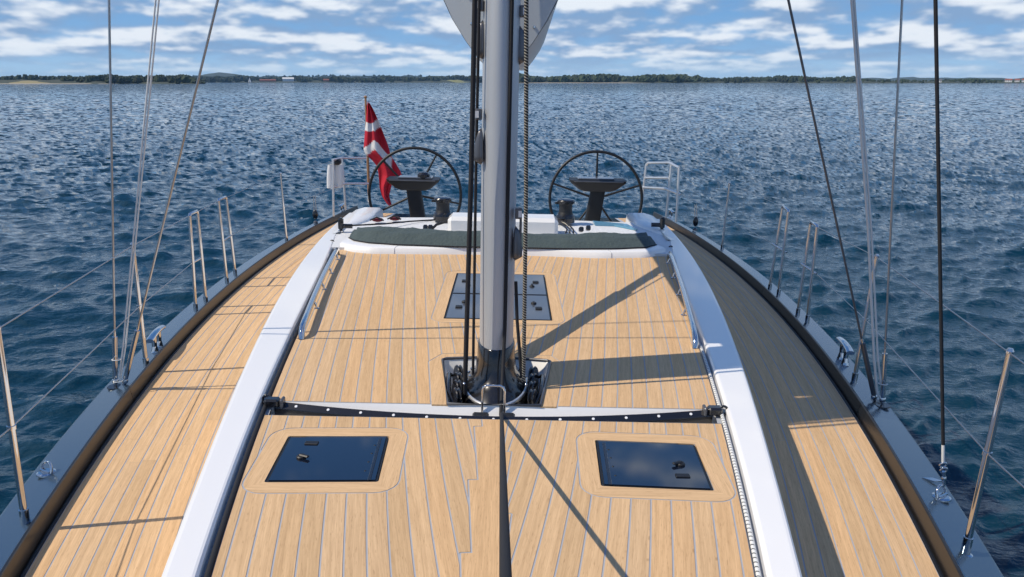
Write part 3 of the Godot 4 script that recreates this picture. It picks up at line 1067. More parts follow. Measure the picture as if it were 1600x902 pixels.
# ------------------------------------------------------------------ mast, boom, their fittings and the lines on them
var FZ := -3.42          # fittings at its foot
var MZ := -3.57          # mast centre
func mast_ring(y: float, gx: float, gz: float, rake := 0.018) -> Array:
	var out := []
	for k in 33:
		var a := TAU * k / 32
		# blunt front, finer trailing edge
		var z := cos(a)
		var x := sin(a)
		out.append(Vector3(XC + x * gx * (1.0 if z > 0 else 1.0 - 0.12 * z * z), y, MZ - rake * y + z * gz))
	return out
func build_mast():
	var mast := thing("mast", "tall silver alloy mast with black collar standing in the deck well", "mast", Vector3(XC, -0.12, MZ))
	var mb := MB.new()
	mb.smooth()
	var rows := []
	for y in [0.15, 0.6, 1.2, 1.8, 2.6, 4.0, 6.0, 9.0, 12.0, 16.0]: rows.append(mast_ring(y, 0.0845, 0.155))
	mb.grid(rows)
	put(mb, "mast_tube", M.alloy, mast)
	mb = MB.new()
	rows = []
	for q in [[-0.12, 0.180, 0.325], [-0.05, 0.176, 0.322], [-0.02, 0.155, 0.30], [0.01, 0.125, 0.24], [0.05, 0.104, 0.19], [0.12, 0.095, 0.167], [0.19, 0.093, 0.164], [0.196, 0.086, 0.157]]: rows.append(mast_ring(q[0], q[1], q[2]))
	mb.smooth()
	mb.grid(rows)
	put(mb, "collar", M.black, mast)
	mb = MB.new()
	mb.smooth()
	mb.grid([mast_ring(-0.034, 0.166, 0.312), mast_ring(-0.033, 0.170, 0.317), mast_ring(-0.022, 0.163, 0.308), mast_ring(-0.021, 0.155, 0.29)])
	put(mb, "collar_ring", M.steel_satin, mast)
	mb = MB.new()        # bail on the front of the collar
	var zf := FZ + 0.235
	mb.tube([Vector3(XC - 0.055, -0.11, zf), Vector3(XC - 0.055, 0.075, zf - 0.02), Vector3(XC - 0.05, 0.092, zf - 0.022), Vector3(XC - 0.035, 0.10, zf - 0.023), Vector3(XC + 0.025, 0.10, zf - 0.023), Vector3(XC + 0.042, 0.092, zf - 0.022), Vector3(XC + 0.048, 0.075, zf - 0.02), Vector3(XC + 0.05, -0.11, zf)], 0.006, 8)
	put(mb, "bail", M.steel, mast)
	mb = MB.new()
	mb.box(Vector3(XC - 0.06, -0.045, zf + 0.045), Vector3(0.075, 0.07, 0.05), 0.008)
	mb.box(Vector3(XC + 0.062, -0.045, zf + 0.045), Vector3(0.07, 0.07, 0.05), 0.008)
	put(mb, "foot_block", M.blackmatt, mast)
	for q in [[-1.0, 4.8], [1.0, 4.8], [-1.0, 9.5], [1.0, 9.5]]:
		mb = MB.new()
		mb.tube([Vector3(XC, q[1], MZ), Vector3(XC + q[0] * 1.35, q[1] + 0.1, MZ - 0.5)], 0.05, 8, true, 0.03)
		put(mb, "spreader", M.alloy, mast)
	# halyard exits: a slot box and a grey shell below it, on the flanks
	for e in [[-1.0, 1.64, 0.05], [1.0, 1.62, 0.03], [-1.0, 1.17, 0.09], [1.0, 0.72, 0.09]]:
		mb = MB.new()
		var c := Vector3(XC + e[0] * 0.083, e[1], MZ - 0.018 * e[1] + e[2])
		mb.box(c + Vector3(e[0] * 0.012, 0.135, 0), Vector3(0.03, 0.05, 0.04), 0.004)
		mb.tube([c + Vector3(e[0] * 0.024, 0.16, 0.0), c + Vector3(e[0] * 0.024, 0.0, 0)], 0.006, 6)
		var ex := put(mb, "halyard_exit", M.greyalloy, mast)
		mb = MB.new()
		var rws := []
		mb.smooth()
		for i in 9:
			var t := i / 8.0
			var w := 0.036 * sqrt(1.0 - pow(1.0 - t, 2.2)) if t < 0.88 else 0.033 * sqrt((1.0 - t) / 0.12)
			var ring := []
			for k in 13:
				var a := TAU * k / 12
				ring.append(c + Vector3(e[0] * w * maxf(cos(a), -0.3), 0.075 - 0.17 * t, sin(a) * w * 0.75))
			rws.append(ring)
		mb.grid(rws, e[0] > 0)
		put(mb, "shell", M.greyalloy, ex)
		mb = MB.new()
		mb.box(c + Vector3(e[0] * 0.02, 0.135, 0.021), Vector3(0.016, 0.03, 0.004), 0.0)
		put(mb, "sheave_face", M.white_matt, ex)

	# boom: a wide V open to the sail, swung a touch to one side
	var boom := thing("boom", "pale grey V shaped boom hinged on the back of the mast", "boom", Vector3(XC, 1.5, MZ - 0.2))
	var bz := MZ - 0.24
	var bt := tan(deg_to_rad(1.6))
	var sect := [Vector2(0.05, 0.0), Vector2(0.085, 0.03), Vector2(0.15, 0.12), Vector2(0.21, 0.22), Vector2(0.255, 0.32), Vector2(0.285, 0.43), Vector2(0.30, 0.56)]
	var by := 1.515
	var boom_pt := func(p: Vector2, sg: float, z: float) -> Vector3: return Vector3(XC - 0.012 + sg * p.x * 1.09 + (bz - z) * bt, by + p.y + (bz - z) * 0.012, z)
	for sg in [-1.0, 1.0]:
		mb = MB.new()
		mb.smooth()
		var g := []
		for z in [bz, bz - 1.5, bz - 3.0, bz - 5.2]:
			var row := []
			for p in sect: row.append(boom_pt.call(p, sg, z))
			g.append(row)
		mb.grid(g, sg < 0)
		mb.flat()
		# inside face, and the lip that joins them
		var g2 := []
		for z in [bz, bz - 1.5, bz - 3.0, bz - 5.2]:
			var row := []
			for p in sect: row.append(boom_pt.call(p - Vector2(0.012, -0.004), sg, z))
			g2.append(row)
		mb.grid(g2, sg > 0)
		put(mb, "boom_flank", M.boom, boom)
	mb = MB.new()
	for z in [[bz, bz - 5.2]]:
		mb.quad(boom_pt.call(sect[0], -1.0, z[0]), boom_pt.call(sect[0], -1.0, z[1]), boom_pt.call(sect[0], 1.0, z[1]), boom_pt.call(sect[0], 1.0, z[0]))
	put(mb, "boom_floor", M.boom, boom)
	mb = MB.new()        # the front end plate, in two halves
	for sg in [-1.0, 1.0]:
		for i in sect.size() - 1:
			var a: Vector3 = boom_pt.call(sect[i] * Vector2(0.985, 1.0), sg, bz + 0.012)
			var b: Vector3 = boom_pt.call(sect[i + 1] * Vector2(0.985, 1.0), sg, bz + 0.012)
			var c: Vector3 = boom_pt.call(Vector2(0, sect[i + 1].y), sg, bz + 0.012)
			var d: Vector3 = boom_pt.call(Vector2(0, sect[i].y), sg, bz + 0.012)
			if sg > 0: mb.quad(d, a, b, c)
			else: mb.quad(a, d, c, b)
			var back := Vector3(0, 0, -0.012)
			if sg > 0: mb.quad(a, a + back, b + back, b)
			else: mb.quad(b, b + back, a + back, a)
	put(mb, "end_plate", M.boom, boom)
	for q in [[-0.135, 0.20], [0.165, 0.19], [-0.17, 0.34], [0.19, 0.34]]:
		mb = MB.new()
		mb.lathe([Vector2(0.0, 0.008), Vector2(0.006, 0.007), Vector2(0.008, 0.0)], Vector3(XC - 0.012 + q[0], by + q[1], bz + 0.012), 8, Vector3.BACK)
		put(mb, "bolt", M.steel, boom)
	mb = MB.new()
	mb.box(Vector3(XC, by + 0.12, MZ - 0.2), Vector3(0.08, 0.16, 0.10), 0.01)
	put(mb, "gooseneck", M.greyalloy, boom)
	mb = MB.new()
	mb.box(Vector3(XC - 0.118, by + 0.02, bz + 0.03), Vector3(0.018, 0.05, 0.02), 0.003)
	put(mb, "guide", M.white_matt, boom)
	# the lowered mainsail lies in the boom under its cover
	var sail := thing("mainsail", "lowered white mainsail flaked on the boom", "sail", Vector3(XC, 2.0, bz - 2.6))
	mb = MB.new()
	mb.smooth()
	rows = []
	for i in 22:
		var z := bz - 0.25 - 4.7 * i / 21.0
		var hgt := lerpf(0.85, 0.42, i / 21.0)
		var ring := []
		for k in 15:
			var a := PI * k / 14.0
			var w := 0.27 + 0.02 * noise.get_noise_2d(k * 3.0, i * 1.3)
			ring.append(Vector3(XC + 0.012 + (bz - z) * bt + cos(a) * w, by + 0.45 + sin(a) * hgt + 0.03 * noise.get_noise_2d(k * 2.0 + 50.0, i * 2.0), z))
		rows.append(ring)
	mb.grid(rows)
	put(mb, "sail_stack", M.white_matt, sail)

	# kicker from the mast foot to the boom
	var vang := thing("boom_kicker", "grey tubular kicker strut slanting from mast foot up to boom", "strut", Vector3(XC, 0.1, MZ - 0.2))
	var v0 := Vector3(XC, 0.10, MZ - 0.17)
	var v1 := Vector3(XC + 0.06, by + 0.04, -5.85)
	mb = MB.new()
	mb.tube([v0, v0.lerp(v1, 0.62)], 0.052, 12)
	put(mb, "outer_tube", M.greyalloy, vang)
	mb = MB.new()
	mb.tube([v0.lerp(v1, 0.61), v1], 0.038, 12)
	put(mb, "inner_tube", M.alloy, vang)
	mb = MB.new()
	mb.tube([v0 + Vector3(-0.05, -0.09, 0.03), v1 + Vector3(-0.03, -0.14, 0.35)], 0.006, 6)
	mb.tube([v0 + Vector3(0.05, -0.09, 0.03), v1 + Vector3(0.03, -0.14, 0.35)], 0.006, 6)
	put(mb, "purchase_line", M.rope_black, vang)

	# lines on the mast
	var zfront := MZ + 0.16
	mb = MB.new()
	var jl := []
	for y in [6.0, 3.0, 1.8, 0.9, 0.3]: jl.append(Vector3(XC + 0.046 - 0.004 * (1.8 - y) / 1.8, y, MZ - 0.018 * y + 0.142))
	jl.append(Vector3(XC + 0.036, 0.10, MZ + 0.22))
	jl.append(Vector3(XC + 0.032, -0.03, FZ + 0.245))
	jl.append(Vector3(XC + 0.035, -0.03, FZ + 0.27))
	jl.append(Vector3(XC + 0.036, 0.0, FZ + 0.30))
	var s0: Vector3 = jl[-1]
	var s1 := D(790, 902, 0.85)
	for i in 12: jl.append(s0.lerp(s1, (i + 1) / 12.0))
	jl.append(s0.lerp(s1, 1.9))
	mb.tube(jl, 0.0085, 8, true, -1.0, false, 1.0)
	tag(put(mb, "jib_sheet", M.rope_black, self), "taut black line down the mast front and forward over the deck", "rope")
	var dep := 3.40
	mb = MB.new()
	mb.tube([D(745, -500, dep), D(742, 0, dep), D(736, 280, dep), D(727, 585, dep - 0.02), D(727, 615, dep - 0.02)], 0.0115, 8)
	tag(put(mb, "halyard", M.rope_black, self), "thick black halyard hanging beside the mast on the flag side", "rope")
	mb = MB.new()
	mb.tube([D(751, -500, dep + 0.1), D(749, 0, dep + 0.1), D(744, 240, dep + 0.1), D(739, 585, dep + 0.05)], 0.007, 8)
	tag(put(mb, "halyard", M.rope_black, self), "thin black halyard between the thick halyard and the mast", "rope")
	mb = MB.new()
	mb.tube([D(823, -500, dep), D(822.5, 0, dep), D(822, 300, dep), D(818, 596, dep)], 0.0095, 8, true, -1.0, false, 40.0)
	tag(put(mb, "halyard", M.rope_braid, self), "black and white braided halyard hanging beside the mast", "rope")
	mb = MB.new()
	mb.tube([D(806, 440, dep + 0.05), D(808, 500, dep + 0.03), D(815, 590, dep)], 0.008, 8)
	tag(put(mb, "halyard", M.rope_black, self), "black halyard leaving the lowest mast exit for the well", "rope")
	# deck blocks left and right of the collar, in the well
	for q in [[-1.0, "the thick black halyard"], [1.0, "the braided halyard"]]:
		var s: float = q[0]
		var blk := thing("turning_block", "cluster of black turning blocks in the mast well under " + q[1], "block", Vector3(XC + s * 0.21, -0.12, -3.4))
		for k in 4:
			var c := Vector3(XC + s * (0.195 - 0.004 * k), -0.01, -3.62 + 0.10 * k)
			mb = MB.new()
			mb.lathe([Vector2(0.0, -0.014), Vector2(0.042, -0.014), Vector2(0.047, -0.009), Vector2(0.036, 0.0), Vector2(0.047, 0.009), Vector2(0.042, 0.014), Vector2(0.0, 0.014)], c, 16, Vector3(1, 0.15 * s, 0.35 * s))
			put(mb, "sheave", M.black, blk)
			mb = MB.new()
			mb.box(c + Vector3(0, -0.055, 0), Vector3(0.035, 0.07, 0.06), 0.006)
			put(mb, "strop", M.blackmatt, blk)
		mb = MB.new()
		mb.tube([Vector3(XC + s * 0.225, -0.06, -3.70), Vector3(XC + s * 0.238, 0.015, -3.55), Vector3(XC + s * 0.222, 0.0, -3.36), Vector3(XC + s * 0.18, -0.05, -3.26)], 0.011, 8)
		put(mb, "cheek_bar", M.black, blk)
		mb = MB.new()
		mb.box(Vector3(XC + s * 0.165, -0.04, -3.25), Vector3(0.022, 0.06, 0.02), 0.004)
		put(mb, "tang", M.white_matt if s > 0 else M.steel, blk)
		for k in 6:
			mb = MB.new()
			mb.ball(Vector3(XC + s * (0.125 + 0.012 * (k % 3)), 0.02 + 0.02 * (k / 3), -3.62 + 0.05 * k), Vector3(0.008, 0.008, 0.008), 8, 5)
			put(mb, "shackle_pin", M.steel, blk)

	# self tacking jib track across the channel
	var track := thing("jib_track", "black curved jib track with end stops across the white channel", "track", P(774, 648, 0.0))
	mb = MB.new()
	var rowt := []
	var tc := []
	for i in 41:
		var t := -1.0 + i / 20.0
		var x := XC + t * 1.0
		var z := -3.088 - 0.075 * t * t
		var y := -0.002 + 0.020 * t * t
		tc.append(Vector3(x, y, z))
		var hw := 0.0165
		rowt.append([Vector3(x, y - 0.06, z + hw), Vector3(x, y - 0.022, z + hw), Vector3(x, y - 0.019, z + hw - 0.002), Vector3(x, y, z - hw + 0.006), Vector3(x, y - 0.002, z - hw), Vector3(x, y - 0.05, z - hw)])
	mb.flat()
	mb.grid(rowt, true)
	put(mb, "rail", M.black, track)
	for i in range(2, 40, 3):
		mb = MB.new()
		mb.lathe([Vector2(0.0, 0.0018), Vector2(0.006, 0.0014), Vector2(0.007, 0.0)], tc[i] + Vector3(0, -0.0085, 0.002), 10, Vector3(0, 0.85, 0.53))
		put(mb, "screw", M.white_matt, track)
	for s in [-1.0, 1.0]:
		var c: Vector3 = tc[0] if s < 0 else tc[40]
		mb = MB.new()
		mb.box(c + Vector3(s * 0.012, -0.001, -0.002), Vector3(0.066, 0.040, 0.048), 0.009)
		put(mb, "end_stop", M.black, track)
		mb = MB.new()
		mb.box(c + Vector3(-s * 0.034, -0.001, -0.002), Vector3(0.015, 0.042, 0.050), 0.005)
		put(mb, "end_collar", M.greyalloy, track)

# ------------------------------------------------------------------ hatches, handrails
func flush_hatch(called: String, label: String, poly: PackedVector2Array, m: Material) -> Node3D:
	var c := Vector2.ZERO
	for p in poly: c += p
	c /= poly.size()
	var h := thing(called, label, "hatch", Vector3(c.x, -0.01, c.y))
	var mb := MB.new()
	mb.slab(poly, -0.02, -0.0035)
	put(mb, "hatch_frame", M.blackmatt, h)
	var ins: PackedVector2Array = Geometry2D.offset_polygon(poly, -0.010)[0]
	mb = MB.new()
	mb.slab(ins, -0.01, 0.001)
	put(mb, "pane", m, h)
	return h
func hatch_handle(h: Node3D, at: Vector3, turn: float):
	var mb := MB.new()
	mb.lathe([Vector2(0.019, 0.0), Vector2(0.019, 0.006), Vector2(0.015, 0.010), Vector2(0.0, 0.011)], at, 16)
	var hd := put(mb, "handle", M.blackmatt, h)
	mb = MB.new()
	var dir := Vector3(cos(turn), 0, sin(turn))
	mb.box(at + dir * 0.014 + Vector3(0, 0.011, 0), Vector3(0.045, 0.009, 0.016), 0.004, Basis(Vector3.UP, -turn))
	put(mb, "lever", M.blackmatt, hd)

func build_hatches():
	for i in 2:
		var s := -1.0 if i == 0 else 1.0
		var c: Vector2 = frames[i][2]
		var h := flush_hatch("deck_hatch", "dark glass deck hatch ahead of the track on the %s side" % ("flag" if i == 0 else "shaded side deck"), round_rect(c, 0.207, 0.184, 0.010, s * 0.045), M.glass)
		hatch_handle(h, Vector3(c.x + s * 0.115, 0.001, c.y + 0.005), 0.4 if s < 0 else PI - 0.4)
		var mb := MB.new()
		mb.box(Vector3(c.x + s * 0.105, 0.003, c.y + (-0.115 if s < 0 else 0.095)), Vector3(0.055, 0.006, 0.026), 0.002)
		put(mb, "hinge_plate", M.blackmatt, h)
		mb = MB.new()
		mb.box(Vector3(c.x - s * 0.175, 0.0015, c.y), Vector3(0.012, 0.003, 0.34), 0.001, Basis(Vector3.UP, -s * 0.045))
		put(mb, "hinge_strip", M.black, h)
		for k in 4:
			mb = MB.new()
			mb.lathe([Vector2(0.0, 0.0015), Vector2(0.004, 0.0012), Vector2(0.005, 0.0)], Vector3(c.x - s * 0.155, 0.001, c.y - 0.11 + 0.07 * k), 8)
			put(mb, "screw", M.blackmatt, h)
	# the pair of grey hatches behind the mast
	var ca: Vector2 = frames[2][2]
	for q in [[0.2915, "nearer the mast"], [-0.2915, "nearer the spray hood"]]:
		var h := flush_hatch("saloon_hatch", "wide grey hatch with black handles behind the mast, the one " + q[1], round_rect(ca + Vector2(0, q[0]), 0.340, 0.286, 0.008), M.darkpanel)
		var f: float = signf(q[0])
		for s in [-1.0, 1.0]:
			hatch_handle(h, Vector3(ca.x + s * 0.235, 0.001, ca.y + q[0] - f * 0.075), PI / 2 * f)
			var mb := MB.new()
			mb.box(Vector3(ca.x + s * 0.265, 0.005, ca.y + q[0] + f * 0.045), Vector3(0.045, 0.010, 0.045), 0.003)
			put(mb, "stop", M.blackmatt, h)
	# stainless handrails along the coamings
	for s in [-1.0, 1.0]:
		var side := "flag" if s < 0 else "shaded"
		var a := P(474, 506, 0.06) if s < 0 else P(1085, 520, 0.06)
		var b := P(526, 390, 0.06) if s < 0 else P(1047, 396, 0.06)
		var r := thing("handrail", "stainless handrail on short feet along the %s coaming" % ("sunlit" if s < 0 else "half shaded"), "handrail", (a + b) / 2 - Vector3(0, 0.06, 0))
		var path := []
		var fwd := (a - b).normalized()
		path.append(a + fwd * 0.10 - Vector3(0, 0.062, 0))
		path.append(a + fwd * 0.09 - Vector3(0, 0.035, 0))
		path.append(a + fwd * 0.055 - Vector3(0, 0.010, 0))
		for i in 13:
			var t := i / 12.0
			var p := a.lerp(b, t)
			p.x += s * 0.012 * sin(PI * t)
			path.append(p)
		path.append(b - fwd * 0.05 - Vector3(0, 0.015, 0))
		path.append(b - fwd * 0.07 - Vector3(0, 0.055, 0))
		var mb := MB.new()
		mb.tube(path, 0.018, 12)
		put(mb, "grab_tube", M.steel, r)
		for i in 4:
			var t := 0.25 + 0.23 * i
			var p := a.lerp(b, t)
			p.x += s * 0.012 * sin(PI * t)
			mb = MB.new()
			mb.tube([p + Vector3(-s * 0.022, -0.06, 0), p + Vector3(-s * 0.016, -0.03, 0), p], 0.0075, 8)
			mb.lathe([Vector2(0.018, 0.0), Vector2(0.018, 0.004), Vector2(0.008, 0.006)], p + Vector3(-s * 0.022, -0.06, 0), 12)
			put(mb, "foot", M.steel, r)
	# control lines in the grooves
	var mb := MB.new()
	var pl := []
	var d := 0.6
	while d < 6.55:
		pl.append(Vector3(XC - w_inner(d) + 0.010, -0.002, -d)); d += 0.15
	mb.tube(pl, 0.0105, 8)
	tag(put(mb, "control_line", M.rope_black, self), "black control line in the groove beside the sunlit coaming", "rope")
	mb = MB.new()
	pl = []
	d = 0.6
	while d < 4.2:
		pl.append(Vector3(XC + w_inner(d) - 0.010, 0.002, -d)); d += 0.12
	mb.tube(pl, 0.0085, 8, true, -1.0, false, 42.0)
	tag(put(mb, "control_line", M.rope_fleck, self), "white flecked line in the groove beside the far coaming, past the track end", "rope")
	# small fairleads and swivel cams
	for q in [[519, 381, "on the sunlit coaming"], [1048, 390, "on the shaded coaming"], [417, 628, "at the sunlit track end"], [1130, 645, "at the track end by the flecked line"]]:
		var p := P(q[0], q[1], 0.0)
		var f := thing("fairlead", "small black fairlead eye " + q[2], "fairlead", p)
		mb = MB.new()
		var arc := []
		for k in 9:
			var t := PI * k / 8
			arc.append(p + Vector3(cos(t) * 0.019, 0.010 + sin(t) * 0.022, 0))
		mb.tube(arc, 0.006, 8)
		put(mb, "eye", M.black, f)
		mb = MB.new()
		mb.lathe([Vector2(0.026, 0.0), Vector2(0.026, 0.006), Vector2(0.020, 0.010), Vector2(0.0, 0.010)], p, 16)
		put(mb, "base", M.black, f)
	for q in [[533, 362, -1.0, "by the sunlit coaming"], [1034, 360, 1.0, "by the shaded coaming"]]:
		var p := P(q[0], q[1], 0.03)
		var f := thing("swivel_block", "upright black swivel block at the spray hood corner " + q[3], "block", p)
		mb = MB.new()
		mb.box(p + Vector3(0, 0.075, 0), Vector3(0.05, 0.125, 0.06), 0.018)
		put(mb, "body", M.black, f)
		mb = MB.new()
		mb.tube([p + Vector3(-q[2] * 0.02, 0.055, 0), p + Vector3(-q[2] * 0.11, 0.055, 0.0)], 0.022, 10)
		put(mb, "arm", M.black, f)
		mb = MB.new()
		mb.lathe([Vector2(0.03, 0.0), Vector2(0.03, 0.012), Vector2(0.022, 0.016), Vector2(0.0, 0.016)], p, 14)
		put(mb, "base", M.steel, f)

# ------------------------------------------------------------------ standing rigging, stanchions, lifelines, deck hardware
func stanchion(label: String, base: Vector3, top: Vector3, mid: float):
	var o := thing("stanchion", label, "stanchion", base, "stanchions along the rail")
	var up := (top - base).normalized()
	var mb := MB.new()
	mb.tube([base, top], 0.0135, 12, true, 0.0115)
	put(mb, "post", M.steel, o)
	mb = MB.new()
	mb.tube([base - up * 0.005, base + up * 0.075], 0.0175, 12)
	mb.lathe([Vector2(0.028, 0.0), Vector2(0.028, 0.005), Vector2(0.018, 0.010)], base - up * 0.004, 16)
	put(mb, "socket", M.steel, o)
	mb = MB.new()
	mb.lathe([Vector2(0.013, 0.0), Vector2(0.014, 0.008), Vector2(0.009, 0.018), Vector2(0.0, 0.020)], top, 12)
	put(mb, "cap", M.steel, o)
	if mid > 0.0:
		mb = MB.new()
		mb.tube([base.lerp(top, mid) - up * 0.008, base.lerp(top, mid) + up * 0.008], 0.0165, 12)
		put(mb, "ring", M.steel, o)
func gate(label: String, b0: Vector3, t0: Vector3, b1: Vector3, t1: Vector3, m0: Vector3, m1: Vector3):
	var o := thing("gate_stanchion", label, "stanchion", (b0 + b1) / 2, "paired gate stanchions")
	for q in [[b0, t0], [b1, t1]]:
		var mb := MB.new()
		mb.tube([q[0], q[1]], 0.0125, 12)
		put(mb, "post", M.steel, o)
		mb = MB.new()
		mb.tube([q[0] - Vector3(0, 0.005, 0), q[0] + (q[1] - q[0]).normalized() * 0.07], 0.0165, 12)
		put(mb, "socket", M.steel, o)
	var mb := MB.new()
	var ex := (t1 - t0) * 0.5
	mb.tube([t0 - Vector3(0, 0.01, 0), t0 + Vector3(0, 0.008, 0) + ex * 0.15, t1 + Vector3(0, 0.008, 0) - ex * 0.15, t1 - Vector3(0, 0.01, 0)], 0.0125, 10)
	put(mb, "top_bar", M.steel, o)
	mb = MB.new()
	mb.tube([m0, m1], 0.008, 10)
	put(mb, "cross_bar", M.steel, o)
func shroud(label: String, base: Vector3, through: Vector3, blen: float, r: float, m: Material, body: Material):
	var o := thing("shroud", label, "rigging", base, "shrouds")
	var dir := (through - base).normalized()
	var mb := MB.new()
	mb.tube([base + dir * blen * 0.96, through, base + (through - base) * 2.4], r, 8)
	put(mb, "rod", m, o)
	mb = MB.new()
	mb.tube([base + dir * 0.05, base + dir * 0.07, base + dir * (blen * 0.9), base + dir * blen], 0.014, 12)
	var tb := put(mb, "turnbuckle", body, o)
	mb = MB.new()
	mb.tube([base + dir * (blen * 0.88), base + dir * (blen + 0.03)], 0.0105, 10, true, r)
	put(mb, "stud", M.steel, tb)
	mb = MB.new()
	mb.tube([base - dir * 0.01, base + dir * 0.06], 0.010, 10)
	mb.ball(base + dir * 0.035, Vector3(0.02, 0.02, 0.012), 10, 6)
	put(mb, "toggle", M.steel, o)
	mb = MB.new()
	mb.lathe([Vector2(0.045, 0.0), Vector2(0.042, 0.006), Vector2(0.0, 0.006)], base - Vector3(0, 0.004, 0), 16)
	put(mb, "chainplate", M.black, o)
func cleat(label: String, at: Vector3, ang: float, sc: float):
	var o := thing("cleat", label, "cleat", at, "mooring cleats")
	var b := Basis(Vector3.UP, ang)
	var mb := MB.new()
	var path := []
	for i in 9:
		var t := -1.0 + i / 4.0
		path.append(at + b * Vector3(t * 0.095, 0.082 - 0.008 * t * t, 0) * sc)
	mb.tube(path, 0.013 * sc, 10, true, -1.0, false, 1.0, Vector2(1.35, 0.75))
	put(mb, "horn", M.steel, o)
	for x in [-0.035, 0.035]:
		mb = MB.new()
		mb.lathe([Vector2(0.019, 0.0), Vector2(0.015, 0.01), Vector2(0.0105, 0.03), Vector2(0.0115, 0.074)] .map(func(v): return v * sc), at + b * Vector3(x, 0, 0) * sc, 12)
		put(mb, "leg", M.steel, o)
func padeye(label: String, at: Vector3, ang: float):
	var o := thing("padeye", label, "padeye", at)
	var b := Basis(Vector3.UP, ang)
	var mb := MB.new()
	mb.lathe([Vector2(0.040, 0.0), Vector2(0.039, 0.006), Vector2(0.030, 0.010), Vector2(0.0, 0.010)], at, 20)
	put(mb, "base_plate", M.steel, o)
	mb = MB.new()
	var arc := []
	for k in 13:
		var t := PI * k / 12
		arc.append(at + b * Vector3(cos(t) * 0.034, 0.008 + sin(t) * 0.044, -sin(t) * 0.014))
	mb.tube(arc, 0.0065, 8)
	put(mb, "bow", M.steel, o)
	mb = MB.new()
	mb.box(at + Vector3(0, 0.014, 0.0), Vector3(0.066, 0.014, 0.018), 0.004, b)
	put(mb, "bar", M.steel, o)
func wire(called: String, label: String, pts: Array, r := 0.0028, m: Material = null):
	var mb := MB.new()
	mb.tube(pts, r, 6)
	tag(put(mb, called, m if m else M.wire, self), label, "lifeline" if called == "lifeline" else "rope")

